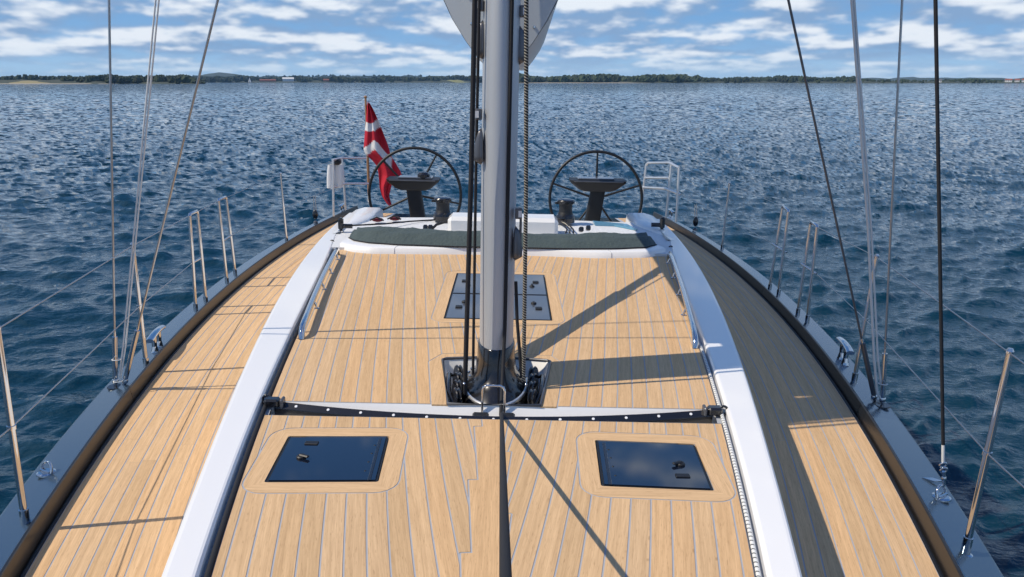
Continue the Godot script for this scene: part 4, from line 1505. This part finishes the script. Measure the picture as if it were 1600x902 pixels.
func build_rigging():
	var C := SD + 0.024        # level of the cap where posts stand
	# stanchions, bow side first
	var sl := []
	for q in [[40, 822, -5, 515, "flag side stanchion standing alone beside the sunlit padeye"], [229, 577, 207, 384, "stanchion between the shrouds and the cleat on the flag side"], [448, 380, 438, 272, "stanchion between the paired gate posts and the horseshoe buoy"]]:
		var b := P(q[0], q[1], C)
		var t := D(q[2], q[3], -b.z)
		sl.append([b, t])
		stanchion(q[4], b, t, 0.52)
	var sr := []
	for q in [[1508, 866, 1578, 552, "stanchion beside the shackled black halyard on the shaded side"], [1334, 600, 1370, 402, "stanchion between the shrouds and the cleat on the shaded side"], [1128, 392, 1140, 287, "stanchion between the shaded gate posts and the bare pushpit"]]:
		var b := P(q[0], q[1], C)
		var t := D(q[2], q[3], -b.z)
		sr.append([b, t])
		stanchion(q[4], b, t, 0.52)
	var gl := []
	for q in [[306, 488, 296, 337, 322, 476, 308, 331, 299, 412, 314, 403, "paired gate posts on the flag side next to the shrouds"], [355, 445, 341, 314, 368, 432, 353, 309, 346, 378, 361, 368, "paired gate posts on the flag side farther aft"]]:
		var b0 := P(q[0], q[1], C)
		var b1 := P(q[2 + 2], q[5], C)
		gl.append([b0, D(q[2], q[3], -b0.z), b1, D(q[6], q[7], -b1.z), D(q[8], q[9], -b0.z), D(q[10], q[11], -b1.z)])
		var g = gl[-1]
		gate(q[12], g[0], g[1], g[2], g[3], g[4], g[5])
	var gr := []
	for q in [[1261, 506, 1277, 355, 1246, 495, 1267, 348, 1276, 428, 1252, 412, "paired gate posts on the shaded side next to the shrouds"], [1216, 464, 1232, 331, 1202, 455, 1223, 323, 1229, 395, 1207, 381, "paired gate posts on the shaded side farther aft"]]:
		var b0 := P(q[0], q[1], C)
		var b1 := P(q[4], q[5], C)
		gr.append([b0, D(q[2], q[3], -b0.z), b1, D(q[6], q[7], -b1.z), D(q[8], q[9], -b0.z), D(q[10], q[11], -b1.z)])
		var g = gr[-1]
		gate(q[12], g[0], g[1], g[2], g[3], g[4], g[5])
	# lifelines
	var mid := func(e: Array) -> Vector3: return e[0].lerp(e[1], 0.52)
	var out_l: Vector3 = sl[0][1] + (sl[0][1] - sl[1][1])
	var out_r: Vector3 = sr[0][1] + (sr[0][1] - sr[1][1])
	wire("lifeline", "upper wire lifeline on the flag side from bow to gate", [out_l, sl[0][1], sl[1][1], gl[0][1]])
	wire("lifeline", "lower wire lifeline on the flag side from bow to gate", [out_l - Vector3(0, 0.3, 0), mid.call(sl[0]), mid.call(sl[1]), gl[0][4]])
	wire("lifeline", "upper wire lifeline on the shaded side from bow to gate", [out_r, sr[0][1], sr[1][1], gr[0][1]])
	wire("lifeline", "lower wire lifeline on the shaded side from bow to gate", [out_r - Vector3(0, 0.3, 0), mid.call(sr[0]), mid.call(sr[1]), gr[0][4]])
	wire("lifeline", "short wire across the open gate on the flag side", [gl[0][3], gl[1][1]])
	wire("lifeline", "thin wire lifeline from the flag side gate aft to the pushpit", [gl[1][3], sl[2][1], D(521, 252, 9.3)], 0.002)
	wire("lifeline", "lower thin lifeline from the flag side gate aft to the pushpit", [gl[1][5], mid.call(sl[2]), D(523, 294, 9.3)], 0.002)
	wire("lifeline", "thin wire lifeline from the shaded side gate aft to the pushpit", [gr[1][3], sr[2][1], D(1061, 262, 9.2)], 0.002)
	wire("lifeline", "lower thin lifeline from the shaded side gate aft to the pushpit", [gr[1][5], mid.call(sr[2]), D(1060, 300, 9.2)], 0.002)
	# shrouds
	var b := P(180, 604, C)
	shroud("outer rod shroud with steel turnbuckle on the flag side", b, D(170, 0, -b.z - 0.05), 0.31, 0.0062, M.wire, M.steel)
	var b2 := P(193, 603, C)
	shroud("inner diagonal shroud with leathered turnbuckle on the flag side", b2, D(340, 0, -b2.z - 0.20), 0.38, 0.0062, M.wire, M.steel)
	var b3 := P(1379, 633, C)
	shroud("outer rod shroud with steel turnbuckle on the shaded side", b3, D(1410, 0, -b3.z - 0.05), 0.32, 0.0062, M.wire, M.steel)
	var b4 := P(1368, 628, C)
	shroud("inner diagonal shroud with turnbuckle on the shaded side", b4, D(1232, 0, -b4.z - 0.20), 0.40, 0.0062, M.greyalloy, M.greyalloy)
	# halyards stowed at the shrouds
	var d1 := -b.z
	wire("spare_halyard", "thin white halyard tied at the flag side shrouds, nearer the outer rod", [D(246, -60, d1), D(243, 0, d1), D(213, 320, d1), D(192, 540, d1), D(186, 590, d1)], 0.005, M.rope_white)
	wire("spare_halyard", "thin white halyard tied at the flag side shrouds, nearer the diagonal rod", [D(251, -60, d1), D(248, 0, d1), D(217, 320, d1), D(196, 540, d1), D(188, 592, d1)], 0.005, M.rope_white)
	var d3 := -b3.z
	wire("spare_halyard", "white halyard looped at the shaded side shrouds, nearer the diagonal rod", [D(1328, -60, d3), D(1331, 0, d3), D(1357, 360, d3), D(1366, 560, d3), D(1371, 615, d3), D(1379, 625, d3)], 0.0075, M.rope_white)
	wire("spare_halyard", "white halyard looped at the shaded side shrouds, nearer the outer rod", [D(1332, -60, d3), D(1335, 0, d3), D(1362, 360, d3), D(1372, 560, d3), D(1377, 600, d3), D(1380, 612, d3)], 0.006, M.rope_white)
	for q in [[182, 562, d1, "flag"], [184, 596, d1, "flag"], [1380, 600, d3, "shaded"]]:
		var c := D(q[0], q[1], q[2] - 0.02)
		var ring := []
		for k in 12:
			var a := TAU * k / 12
			ring.append(c + Vector3(cos(a) * 0.024, sin(a) * 0.003, sin(a) * 0.024))
		var mb := MB.new()
		mb.tube(ring, 0.003, 6, false, -1.0, true)
		tag(put(mb, "lashing", M.rope_white, self), "white lashing round the outer turnbuckle on the %s side" % q[3], "rope", "lashings")
	# black halyard shackled to the padeye on the cap
	var pe := P(1471, 778, SD + 0.024)
	padeye("steel padeye with the shackled black halyard on the cap", pe, 0.5)
	padeye("bare steel padeye on the sunlit cap", P(72, 740, SD + 0.024), -0.4)
	var bh := thing("shackled_halyard", "black halyard with white end and snap shackle above the padeye", "rope", pe + Vector3(0, 0.05, 0))
	var mb := MB.new()
	var hd := -pe.z
	mb.tube([D(1459, -200, hd + 0.03), D(1462, 0, hd + 0.02), D(1474, 695, hd)], 0.0075, 8)
	put(mb, "line", M.rope_black, bh)
	mb = MB.new()
	mb.tube([D(1474, 694, hd), D(1474, 722, hd)], 0.0072, 8)
	put(mb, "white_end", M.rope_white, bh)
	mb = MB.new()
	for q in [[1474, 727], [1475, 735]]:
		var c := D(q[0], q[1], hd)
		var ring := []
		for k in 12:
			var a := TAU * k / 12
			ring.append(c + Vector3(cos(a) * 0.014, sin(a) * 0.014, sin(a) * 0.004))
		mb.tube(ring, 0.005, 6, false, -1.0, true)
	put(mb, "eye", M.steel, bh)
	mb = MB.new()
	mb.tube([D(1474, 737, hd), D(1476, 748, hd), D(1475, 760, hd)], 0.008, 8, true, 0.006)
	mb.ball(D(1475, 748, hd), Vector3(0.011, 0.016, 0.010), 10, 6)
	put(mb, "snap_shackle", M.steel, bh)
	mb = MB.new()
	mb.slab(ccw(PackedVector2Array([Vector2(-0.045, 0), Vector2(0, 0.017), Vector2(0.045, 0), Vector2(0, -0.017)])), 0.0, 0.006)
	var dm := put(mb, "cap_plate", M.steel, self)
	dm.transform = Transform3D(HEEL * Basis(Vector3.UP, -0.35), HEEL * P(1458, 751, SD + 0.026))
	tag(dm, "small diamond shaped steel plate beside the shackled halyard", "plate")
	# cleats
	cleat("large steel cleat on the sunlit cap behind the shrouds", P(246, 547, SD + 0.024), 1.74, 1.5)
	cleat("large steel cleat on the shaded cap behind the shrouds", P(1317, 565, SD + 0.024), 1.40, 1.5)
	cleat("small steel cleat at the stern beside the horseshoe buoy", P(535, 332, SD + 0.024), 1.50, 1.3)
	cleat("small steel cleat at the stern beside the bare pushpit", P(1048, 341, SD + 0.024), 1.64, 1.3)
	# sheet blocks standing on the rail near the stern
	for q in [[493, 349, 491, 306, "flag"], [1086, 360, 1087, 319, "shaded"]]:
		var p := P(q[0], q[1], SD + 0.02)
		var o := thing("rail_block", "black snatch block on a wire stalk, %s side rail near the stern" % q[4], "block", p)
		mb = MB.new()
		mb.lathe([Vector2(0.03, 0.0), Vector2(0.026, 0.02), Vector2(0.012, 0.03), Vector2(0.0, 0.035)], p, 12)
		put(mb, "base", M.greyalloy, o)
		mb = MB.new()
		mb.ball(p + Vector3(0, 0.11, 0), Vector3(0.035, 0.062, 0.03), 12, 8)
		put(mb, "body", M.black, o)
		for x in [-0.012, 0.014]:
			mb = MB.new()
			mb.tube([p + Vector3(x, 0.16, 0), D(q[2] + x * 100.0, q[3], -p.z)], 0.005, 6)
			put(mb, "stalk", M.steel, o)

# ------------------------------------------------------------------ spray hood, cockpit, wheels, stern
func curve(pts: Array, t: float) -> Vector2:
	# piecewise straight through pixel points, t from 0 to 1 along x
	var x := lerpf(pts[0][0], pts[-1][0], t)
	for i in pts.size() - 1:
		if x <= pts[i + 1][0] or i == pts.size() - 2:
			var f: float = clampf((x - pts[i][0]) / (pts[i + 1][0] - pts[i][0]), 0.0, 1.0)
			return Vector2(x, lerpf(pts[i][1], pts[i + 1][1], smoothstep(0.0, 1.0, f) * 0.5 + f * 0.5))
	return Vector2(x, pts[-1][1])

func wheel(label: String, c: Vector3, r: float, turn: float):
	var o := thing("helm_wheel", label, "wheel", c)
	var mb := MB.new()
	var ring := []
	for k in 64:
		var a := TAU * k / 64
		ring.append(c + Vector3(cos(a) * r, sin(a) * r, sin(a) * -0.06))
	mb.tube(ring, 0.0185, 10, false, -1.0, true)
	put(mb, "rim", M.blackmatt, o)
	for k in 5:
		var a := turn + TAU * k / 5
		mb = MB.new()
		mb.tube([c, c + Vector3(cos(a) * r, sin(a) * r, sin(a) * -0.06)], 0.016, 8, true, 0.012)
		put(mb, "spoke", M.blackmatt, o)
	mb = MB.new()
	mb.lathe([Vector2(0.0, 0.05), Vector2(0.05, 0.045), Vector2(0.06, 0.0), Vector2(0.05, -0.1)], c, 18, Vector3.BACK)
	put(mb, "hub", M.black, o)
	mb = MB.new()
	var a2 := turn + TAU * 0.42
	mb.tube([c + Vector3(cos(a2) * r, sin(a2) * r, 0.0), c + Vector3(cos(a2 + 0.04) * r, sin(a2 + 0.04) * r, 0.0)], 0.020, 10)
	put(mb, "mark", M.steel, o)
func winch(label: String, c: Vector3, sc: float):
	var o := thing("winch", label, "winch", c)
	var mb := MB.new()
	mb.lathe([Vector2(0.0, 0.0), Vector2(0.105, 0.0), Vector2(0.107, 0.05), Vector2(0.098, 0.075), Vector2(0.083, 0.09)].map(func(v): return v * sc), c, 24)
	put(mb, "base", M.black, o)
	mb = MB.new()
	mb.lathe([Vector2(0.083, 0.09), Vector2(0.074, 0.115), Vector2(0.071, 0.15), Vector2(0.074, 0.19), Vector2(0.08, 0.205)].map(func(v): return v * sc), c, 24)
	put(mb, "drum", M.blackmatt, o)
	mb = MB.new()
	mb.lathe([Vector2(0.08, 0.205), Vector2(0.097, 0.21), Vector2(0.097, 0.235), Vector2(0.085, 0.25), Vector2(0.04, 0.258), Vector2(0.0, 0.258)].map(func(v): return v * sc), c, 24)
	put(mb, "top", M.black, o)
	mb = MB.new()
	mb.box(c + Vector3(-0.095, 0.215, 0.03) * sc, Vector3(0.05, 0.025, 0.03) * sc, 0.004)
	put(mb, "feeder_arm", M.black, o)

func build_cockpit():
	var mb := MB.new()
	# white lip at the end of the coachroof, and the plate behind it
	var foot := [[531, 389], [549, 394], [581, 397], [728, 398], [828, 400], [940, 404], [1010, 403], [1040, 398]]
	var edge := [[545, 371], [555, 376.5], [581, 380], [630, 383], [727, 386], [807, 387.5], [887, 389], [957, 389], [1010, 387], [1026, 382]]
	var rows := [[], [], [], []]
	for i in 49:
		var t := i / 48.0
		var f := curve(foot, t)
		var e := curve(edge, t)
		var a := P(f.x, f.y, 0.0)
		var c := P(e.x, e.y, 0.062)
		rows[0].append(a - Vector3(0, 0.006, 0))
		rows[1].append(a + Vector3(0, 0.045, -0.012))
		rows[2].append(a.lerp(c, 0.22) + Vector3(0, 0.042, -0.012))
		rows[3].append(c)
	mb.smooth()
	mb.grid([rows[0], rows[1], rows[2], rows[3]])
	put(mb, "hood_lip", M.white, yacht)
	for px: float in [614.0, 953.0]:
		mb = MB.new()
		var t := (px - 531.0) / 509.0
		var i := int(round(t * 48.0))
		mb.tube([rows[0][i] + Vector3(0, 0.006, 0.001), rows[1][i] + Vector3(0, 0, 0.001), rows[2][i] + Vector3(0, 0.001, 0), rows[3][i]], 0.0018, 5)
		put(mb, "lip_joint", M.caulk, yacht)
	mb = MB.new()
	mb.slab(ccw(PackedVector2Array([Vector2(XC - w_inner(6.4) - 0.02, -6.42), Vector2(XC + w_inner(6.4) + 0.02, -6.42), Vector2(XC + w_ridge(7.2) - 0.02, -7.2), Vector2(XC + w_ridge(7.9) - 0.02, -7.9), Vector2(XC + 0.75, -8.0), Vector2(XC - 0.75, -8.0), Vector2(XC - w_ridge(7.9) + 0.02, -7.9), Vector2(XC - w_ridge(7.2) + 0.02, -7.2)])), -0.1, 0.022)
	put(mb, "cockpit_deck", M.nonslip, yacht)
	mb = MB.new()
	mb.slab(ccw(PackedVector2Array([Vector2(XC - 1.7, -8.0), Vector2(XC + 1.7, -8.0), Vector2(XC + 1.9, -10.3), Vector2(XC - 1.9, -10.3)])), -0.62, -0.55)
	put(mb, "cockpit_sole", M.nonslip, yacht)
	# coaming horns left and right of the cockpit
	for s in [-1.0, 1.0]:
		mb = MB.new()
		var prof := func(d: float) -> Array:
			var w := w_ridge(minf(d, 9.2))
			var t := clampf((d - 7.0) / 0.9, 0.0, 1.0)
			var h := 0.03 + 0.03 * smoothstep(0.0, 1.0, t)
			var iw := lerpf(0.10, 0.34, smoothstep(0.0, 1.0, t))
			return [Vector2(w - iw - 0.02, -0.3), Vector2(w - iw, h - 0.03), Vector2(w - iw + 0.03, h), Vector2(w - 0.14, h), Vector2(w - 0.04, h - 0.03), Vector2(w, 0.0), Vector2(w + 0.02, SD)]
		mb = side_strip(s, 7.0, 8.35, 0.1, prof)
		var pr: Array = prof.call(8.35)
		mb.flat()
		for i in range(1, pr.size() - 2): mb.tri(Vector3(XC + s * pr[0].x, pr[0].y, -8.35), Vector3(XC + s * pr[i].x, pr[i].y, -8.35), Vector3(XC + s * pr[i + 1].x, pr[i + 1].y, -8.35))
		put(mb, "cockpit_coaming", M.white, yacht)
	# companionway garage
	mb = MB.new()
	var g0 := D(699, 365, 7.05)
	var g1 := D(872, 369, 7.05)
	var gt := D(701, 338, 7.10)
	mb.box(Vector3((g0.x + g1.x) / 2, gt.y / 2, -7.21), Vector3(g1.x - g0.x, gt.y, 0.3), 0.035)
	put(mb, "companionway_hood", M.white, yacht)
	# folded spray hood
	var hood := thing("spray_hood", "folded grey green canvas spray hood lying across the coachroof end", "canvas", P(790, 380, 0.05))
	var top := [[551, 356], [591, 354], [646, 356.5], [695, 359.5], [744, 361.5], [835, 365], [905, 365], [940, 363.5], [975, 365], [1018, 363.5]]
	mb = MB.new()
	mb.smooth()
	var g := []
	for i in 121:
		var t := i / 120.0
		var e := curve(edge, t)
		var tp := curve(top, t)
		var a := P(e.x, e.y, 0.066)
		var zb := a.z - 0.42
		var c := D(tp.x, tp.y, -a.z + 0.30)
		var row := []
		for j in 15:
			var u := j / 14.0
			var p: Vector3
			if u < 0.7:
				var v := u / 0.7
				p = a.lerp(c, v)
				p.y += 0.035 * sin(PI * v) * (0.6 + 0.4 * sin(PI * t))
			else:
				var v := (u - 0.7) / 0.3
				p = c.lerp(Vector3(c.x, 0.05, zb), v)
				p.y += 0.02 * sin(PI * v)
			var am := sin(PI * u)
			p.y += am * (0.018 * noise.get_noise_2d(i * 0.055, j * 0.22) + 0.008 * noise.get_noise_2d(i * 0.2 + 30.0, j * 0.5))
			p.z += am * 0.012 * noise.get_noise_2d(i * 0.09 + 9.0, j * 0.3 + 70.0)
			if t < 0.012 or t > 0.988: p.y = lerpf(p.y, 0.06, 0.8)
			row.append(p)
		g.append(row)
	mb.grid(g, true)
	put(mb, "canvas", M.cover, hood)
	mb = MB.new()
	var hem := []
	for i in 61: hem.append(g[i * 2][0] + Vector3(0, 0.002, 0.003))
	mb.tube(hem, 0.006, 6)
	put(mb, "hem", M.rope_black, hood)
	# line that runs along behind the hood
	mb = MB.new()
	mb.tube([D(538, 353, 6.95), D(600, 350, 7.3), D(640, 346, 7.6), D(690, 343, 7.9)], 0.008, 6)
	tag(put(mb, "sheet_line", M.rope_black, self), "black sheet running from the swivel block to the winch behind the spray hood", "rope")
	mb = MB.new()
	mb.tube([D(676, 357, 7.0), D(682, 351, 7.1), D(695, 347, 7.25), D(705, 346, 7.4)], 0.013, 6)
	tag(put(mb, "sheet_line", M.rope_black, self), "black bundle of lines beside the companionway hood on the flag side", "rope")
	for k in 3:
		mb = MB.new()
		mb.tube([D(871 + 2 * k, 344, 7.7), D(880 + 4 * k, 350, 7.45), D(886 + 5 * k, 359, 7.2), D(884 + 6 * k, 364, 7.05)], 0.008, 6)
		tag(put(mb, "sheet_line", M.rope_braid if k == 1 else M.rope_black, self), "line led from the winch forward beside the companionway hood, shaded side", "rope", "lines led under the hood")
	for q in [[665, 357, 0], [673, 357, 0], [908, 360, 1], [919, 358, 1]]:
		var p := D(q[0], q[1], 7.05)
		mb = MB.new()
		mb.box(p + Vector3(0, 0.008, 0), Vector3(0.045, 0.05, 0.07), 0.01, Basis(Vector3.RIGHT, -0.3))
		tag(put(mb, "line_clutch", M.black, self), "small black line clutch behind the spray hood, %s side" % ("flag" if q[2] == 0 else "shaded"), "clutch", "line clutches")
	# things lying on the cockpit deck
	mb = MB.new()
	var bp := ccw(PackedVector2Array())
	for q in [[926, 347], [979, 352], [996, 360], [960, 353], [930, 352]]:
		var p := P(q[0], q[1], 0.03)
		bp.append(Vector2(p.x, p.z))
	mb.slab(ccw(bp), 0.024, 0.045)
	tag(put(mb, "blue_cushion", M.blue, self), "flat blue pad lying on the white cockpit deck", "pad")
	for q in [[590, 348, "dark red"], [617, 346, "second dark red"]]:
		var p := P(q[0], q[1], 0.03)
		var o := thing("rope_bag", q[2] + " coil pouch on the flag side cockpit coaming", "pouch", p)
		mb = MB.new()
		mb.ball(p + Vector3(0, 0.03, 0), Vector3(0.06, 0.022, 0.05), 12, 7)
		put(mb, "pouch", M.red, o)
		mb = MB.new()
		mb.tube([p + Vector3(-0.07, 0.03, 0.04), p + Vector3(0, 0.065, 0.05), p + Vector3(0.07, 0.03, 0.04)], 0.009, 6)
		put(mb, "strap", M.rope_black, o)
	# winches
	winch("black self tailing winch beside the flag side wheel", D(692, 344, 7.75), 0.95)
	winch("black self tailing winch beside the shaded side wheel", D(883, 347, 7.75), 0.95)
	# wheels and their consoles
	wheel("black steering wheel in front of the red and white flag", D(648.5, 304.5, 9.6), 71.5 * 9.6 / 1167.0, 1.08)
	wheel("black steering wheel beside the bare pushpit", D(931, 310.5, 9.6), 72.0 * 9.6 / 1167.0, PI / 2)
	for q in [[-1.0, 646.0, 279.0, 606.0, 687.0, 651.0, "flag side wheel"], [1.0, 933.0, 281.0, 890.0, 977.0, 924.0, "shaded side wheel"]]:
		var s: float = q[0]
		var dd := 9.2
		var c := D(q[1], q[2], dd)
		var k := dd / 1167.0
		var hw: float = (q[4] - q[3]) / 2.0 * k
		var o := thing("steering_console", "black instrument console on a slanted column before the " + q[6], "console", D(q[5], 345, dd))
		var cen := D((q[3] + q[4]) / 2.0, q[2], dd)
		mb = MB.new()
		mb.flat()
		var lv := [[0.0, hw, 0.16], [-0.03, hw * 0.97, 0.15], [-0.115, hw * 0.66, 0.11], [-0.135, hw * 0.5, 0.09]]
		var prev := []
		for l in lv:
			var ring := []
			for p in round_rect(Vector2(cen.x, cen.z), l[1], l[2], 0.05): ring.append(Vector3(p.x, cen.y + l[0], p.y))
			ring.append(ring[0])
			if prev: mb.grid([prev, ring])
			prev = ring
		mb.slab(round_rect(Vector2(cen.x, cen.z), hw, 0.16, 0.05), cen.y - 0.001, cen.y + 0.004)
		put(mb, "tray", M.blackmatt, o)
		mb = MB.new()
		mb.box(cen + Vector3(0, -0.006, 0.158), Vector3(hw * 1.75, 0.014, 0.012), 0.004)
		put(mb, "tray_edge", M.greyalloy, o)
		mb = MB.new()
		mb.box(cen + Vector3(-s * 0.02, 0.012, -0.03), Vector3(hw * 1.3, 0.022, 0.2), 0.008)
		put(mb, "display", M.darkpanel, o)
		if s < 0:
			mb = MB.new()
			mb.lathe([Vector2(0.0, 0.0), Vector2(0.075, 0.0), Vector2(0.075, 0.05), Vector2(0.05, 0.075), Vector2(0.0, 0.085)], cen + Vector3(0.12, 0.004, 0.0), 16)
			put(mb, "compass", M.black, o)
		mb = MB.new()
		var t0 := D(q[1] + (0.0 if s < 0 else 2.0), 293, dd)
		var b0 := D(q[5] + (4.0 if s < 0 else 0.0), 352, dd)
		var dn := (b0 - t0)
		var bas := Basis(Vector3.RIGHT, Vector3.UP, Vector3.BACK)
		var w0 := 0.088
		var r0 := []
		for lvl in [[t0, w0], [b0 + dn * 0.9, w0 * 1.15]]:
			var ring := []
			for p in round_rect(Vector2(lvl[0].x, lvl[0].z), lvl[1], 0.06, 0.03): ring.append(Vector3(p.x, lvl[0].y, p.y))
			ring.append(ring[0])
			r0.append(ring)
		mb.smooth()
		mb.grid(r0)
		put(mb, "column", M.blackmatt, o)
	# pushpits
	var pr := thing("pushpit", "bare stainless pushpit rail at the stern beside the second wheel", "railing", D(1048, 338, 9.2))
	var rails := [[[D(1010, 256, 9.9), D(1001, 336, 9.9)], "post"], [[D(1049, 256, 9.3), D(1041, 340, 9.3)], "post"], [[D(1061, 262, 9.0), D(1057, 347, 9.0)], "post"],
		[[D(1010, 258, 9.9), D(1013, 254.5, 9.88), D(1046, 254.5, 9.35), D(1049, 256, 9.3), D(1061, 262, 9.0)], "top_rail"], [[D(1005, 293, 9.9), D(1041, 295, 9.3), D(1064, 304, 9.0)], "mid_rail"], [[D(1008, 278, 9.9), D(1045, 278, 9.3)], "upper_rail"]]
	for r in rails:
		mb = MB.new()
		mb.tube(r[0], 0.0155, 10)
		put(mb, r[1], M.steel_satin, pr)
	var pl := thing("pushpit", "stainless pushpit rail at the stern carrying the horseshoe buoy", "railing", D(530, 335, 9.3))
	rails = [[[D(520, 249, 9.2), D(521, 338, 9.2)], "post"], [[D(534, 247, 9.7), D(540, 328, 9.7)], "post"], [[D(520, 250, 9.2), D(534, 247, 9.7), D(572, 247, 10.1)], "top_rail"], [[D(518, 294, 9.2), D(538, 287, 9.7), D(575, 287, 10.1)], "mid_rail"]]
	for r in rails:
		mb = MB.new()
		mb.tube(r[0], 0.0145, 10)
		put(mb, r[1], M.steel_satin, pl)
	# horseshoe buoy in its white cover
	var hb := thing("horseshoe_buoy", "white horseshoe lifebuoy hung on the pushpit rail", "lifebuoy", D(526, 294, 9.35))
	for q in [[517.5, 5.0, 9.35], [529.0, 6.5, 9.5]]:
		var t := D(q[0], 257, q[2])
		var bt := D(q[0] - 0.5, 293, q[2])
		mb = MB.new()
		mb.smooth()
		var rr := []
		for i in 9:
			var v := i / 8.0
			var w: float = q[1] * 0.0082 * (0.86 + 0.2 * v) * (sqrt(sin(PI * clampf(v * 0.9 + 0.05, 0.0, 1.0))) * 0.35 + 0.65)
			var ring := []
			for p in round_rect(Vector2(t.lerp(bt, v).x, t.lerp(bt, v).z), w, 0.085, minf(w, 0.03)): ring.append(Vector3(p.x, t.lerp(bt, v).y, p.y))
			ring.append(ring[0])
			rr.append(ring)
		mb.grid(rr)
		put(mb, "arm", M.white_matt, hb)
	mb = MB.new()
	var ht := D(527, 253, 9.42)
	mb.box(ht, Vector3(0.085, 0.07, 0.12), 0.02)
	put(mb, "strap", M.blackmatt, hb)
	# flagstaff and the ensign
	var fs := thing("flagstaff", "varnished wooden flagstaff with white foot at the stern", "flagstaff", D(577, 318, 10.3))
	mb = MB.new()
	var f0 := D(577, 316, 10.3)
	var f1 := D(571, 153, 10.3)
	mb.tube([f0.lerp(f1, 0.07), f1], 0.020, 10, true, 0.014)
	put(mb, "staff", M.wood, fs)
	mb = MB.new()
	mb.tube([f0, f0.lerp(f1, 0.07)], 0.019, 10)
	put(mb, "socket", M.white_matt, fs)
	mb = MB.new()
	mb.ball(f1 + Vector3(0, 0.012, 0), Vector3(0.024, 0.018, 0.024), 10, 6)
	put(mb, "truck", M.wood, fs)
	build_flag()

# the ensign hangs limp: the cloth gathers in folds below the staff
func build_flag():
	var dd := 10.28
	# outline in the photograph: left and right edge going down, and the ridge of the fold between
	var le := [[160, 574.0], [185, 571.0], [205, 570.0], [232, 568.0], [240, 571.0], [248, 580.0], [258, 588.0], [270, 591.0], [295, 593.0], [308, 597.0], [318, 604.0], [322, 610.0]]
	var ri := [[160, 576.0], [172, 583.0], [187, 590.0], [205, 598.0], [225, 606.0], [243, 611.0], [255, 618.0], [268, 625.0], [275, 628.0], [290, 612.0], [306, 608.0], [322, 613.0]]
	var ed := func(list: Array, y: float) -> float:
		for i in list.size() - 1:
			if y <= list[i + 1][0]:
				return lerpf(list[i][1], list[i + 1][1], clampf((y - list[i][0]) / (list[i + 1][0] - list[i][0]), 0.0, 1.0))
		return list[-1][1]
	var st := SurfaceTool.new()
	st.begin(Mesh.PRIMITIVE_TRIANGLES)
	st.set_smooth_group(1)
	var NX := 28
	var NY := 90
	var red := Color(0.46, 0.008, 0.03)
	var white := Color(0.74, 0.74, 0.74)
	var pos := []
	var cl := []
	for j in NY + 1:
		var y := lerpf(160.0, 322.0, float(j) / NY)
		var a: float = ed.call(le, y)
		var b: float = ed.call(ri, y)
		var rp := []
		var rc := []
		for i in NX + 1:
			var s := float(i) / NX
			var x := lerpf(a, b, s)
			var wave := 0.05 * sin(s * TAU * 1.0 - 0.6) * clampf((y - 165.0) / 40.0, 0.0, 1.0) + 0.025 * sin(s * TAU * 2.3 + y * 0.03)
			rp.append(D(x, y + 1.5 * sin(s * 7.0 + y * 0.06), dd - wave))
			# the print: the cross as the folds show it
			var ridge := 583.0 + (y - 180.0) * 0.05
			var c := red
			if x < ridge:
				var m1 := 198.0 + (x - 571.0) * 0.02
				if absf(y - m1) < 6.3: c = white
				var m2 := 229.0 - (x - 570.0) * 0.62
				if y > m2 and y < m2 + 15.0: c = white
			else:
				var m1 := 198.5 - (x - ridge) * 0.75
				if y < 213.0 and absf(y - m1 - 1.0) < 7.5: c = white
				var m2 := 220.0 + (x - ridge) * 1.02
				if y > m2 and y < m2 + 16.0 and x < 612.0: c = white
			rc.append(c)
		pos.append(rp); cl.append(rc)
	for j in NY:
		for i in NX:
			for q in [[0, 0], [1, 0], [1, 1], [0, 0], [1, 1], [0, 1]]:
				st.set_color(cl[j + q[1]][i + q[0]])
				st.add_vertex(pos[j + q[1]][i + q[0]])
	# the loose tail corner
	var tail := [[606, 316], [618, 317], [632, 318], [641, 321], [630, 323], [614, 322]]
	st.generate_normals()
	var m := mat(Color(1, 1, 1), 0.8)
	m.vertex_color_use_as_albedo = true
	m.cull_mode = BaseMaterial3D.CULL_DISABLED
	m.backlight_enabled = true; m.backlight = Color(0.25, 0.25, 0.25)
	var f := thing("ensign", "limp red flag with white cross hanging from the wooden flagstaff", "flag", D(574, 200, dd))
	var o := MeshInstance3D.new()
	o.mesh = st.commit(); o.mesh.surface_set_material(0, m)
	o.name = "cloth"; f.add_child(o)
	o.position = -base_of(f)
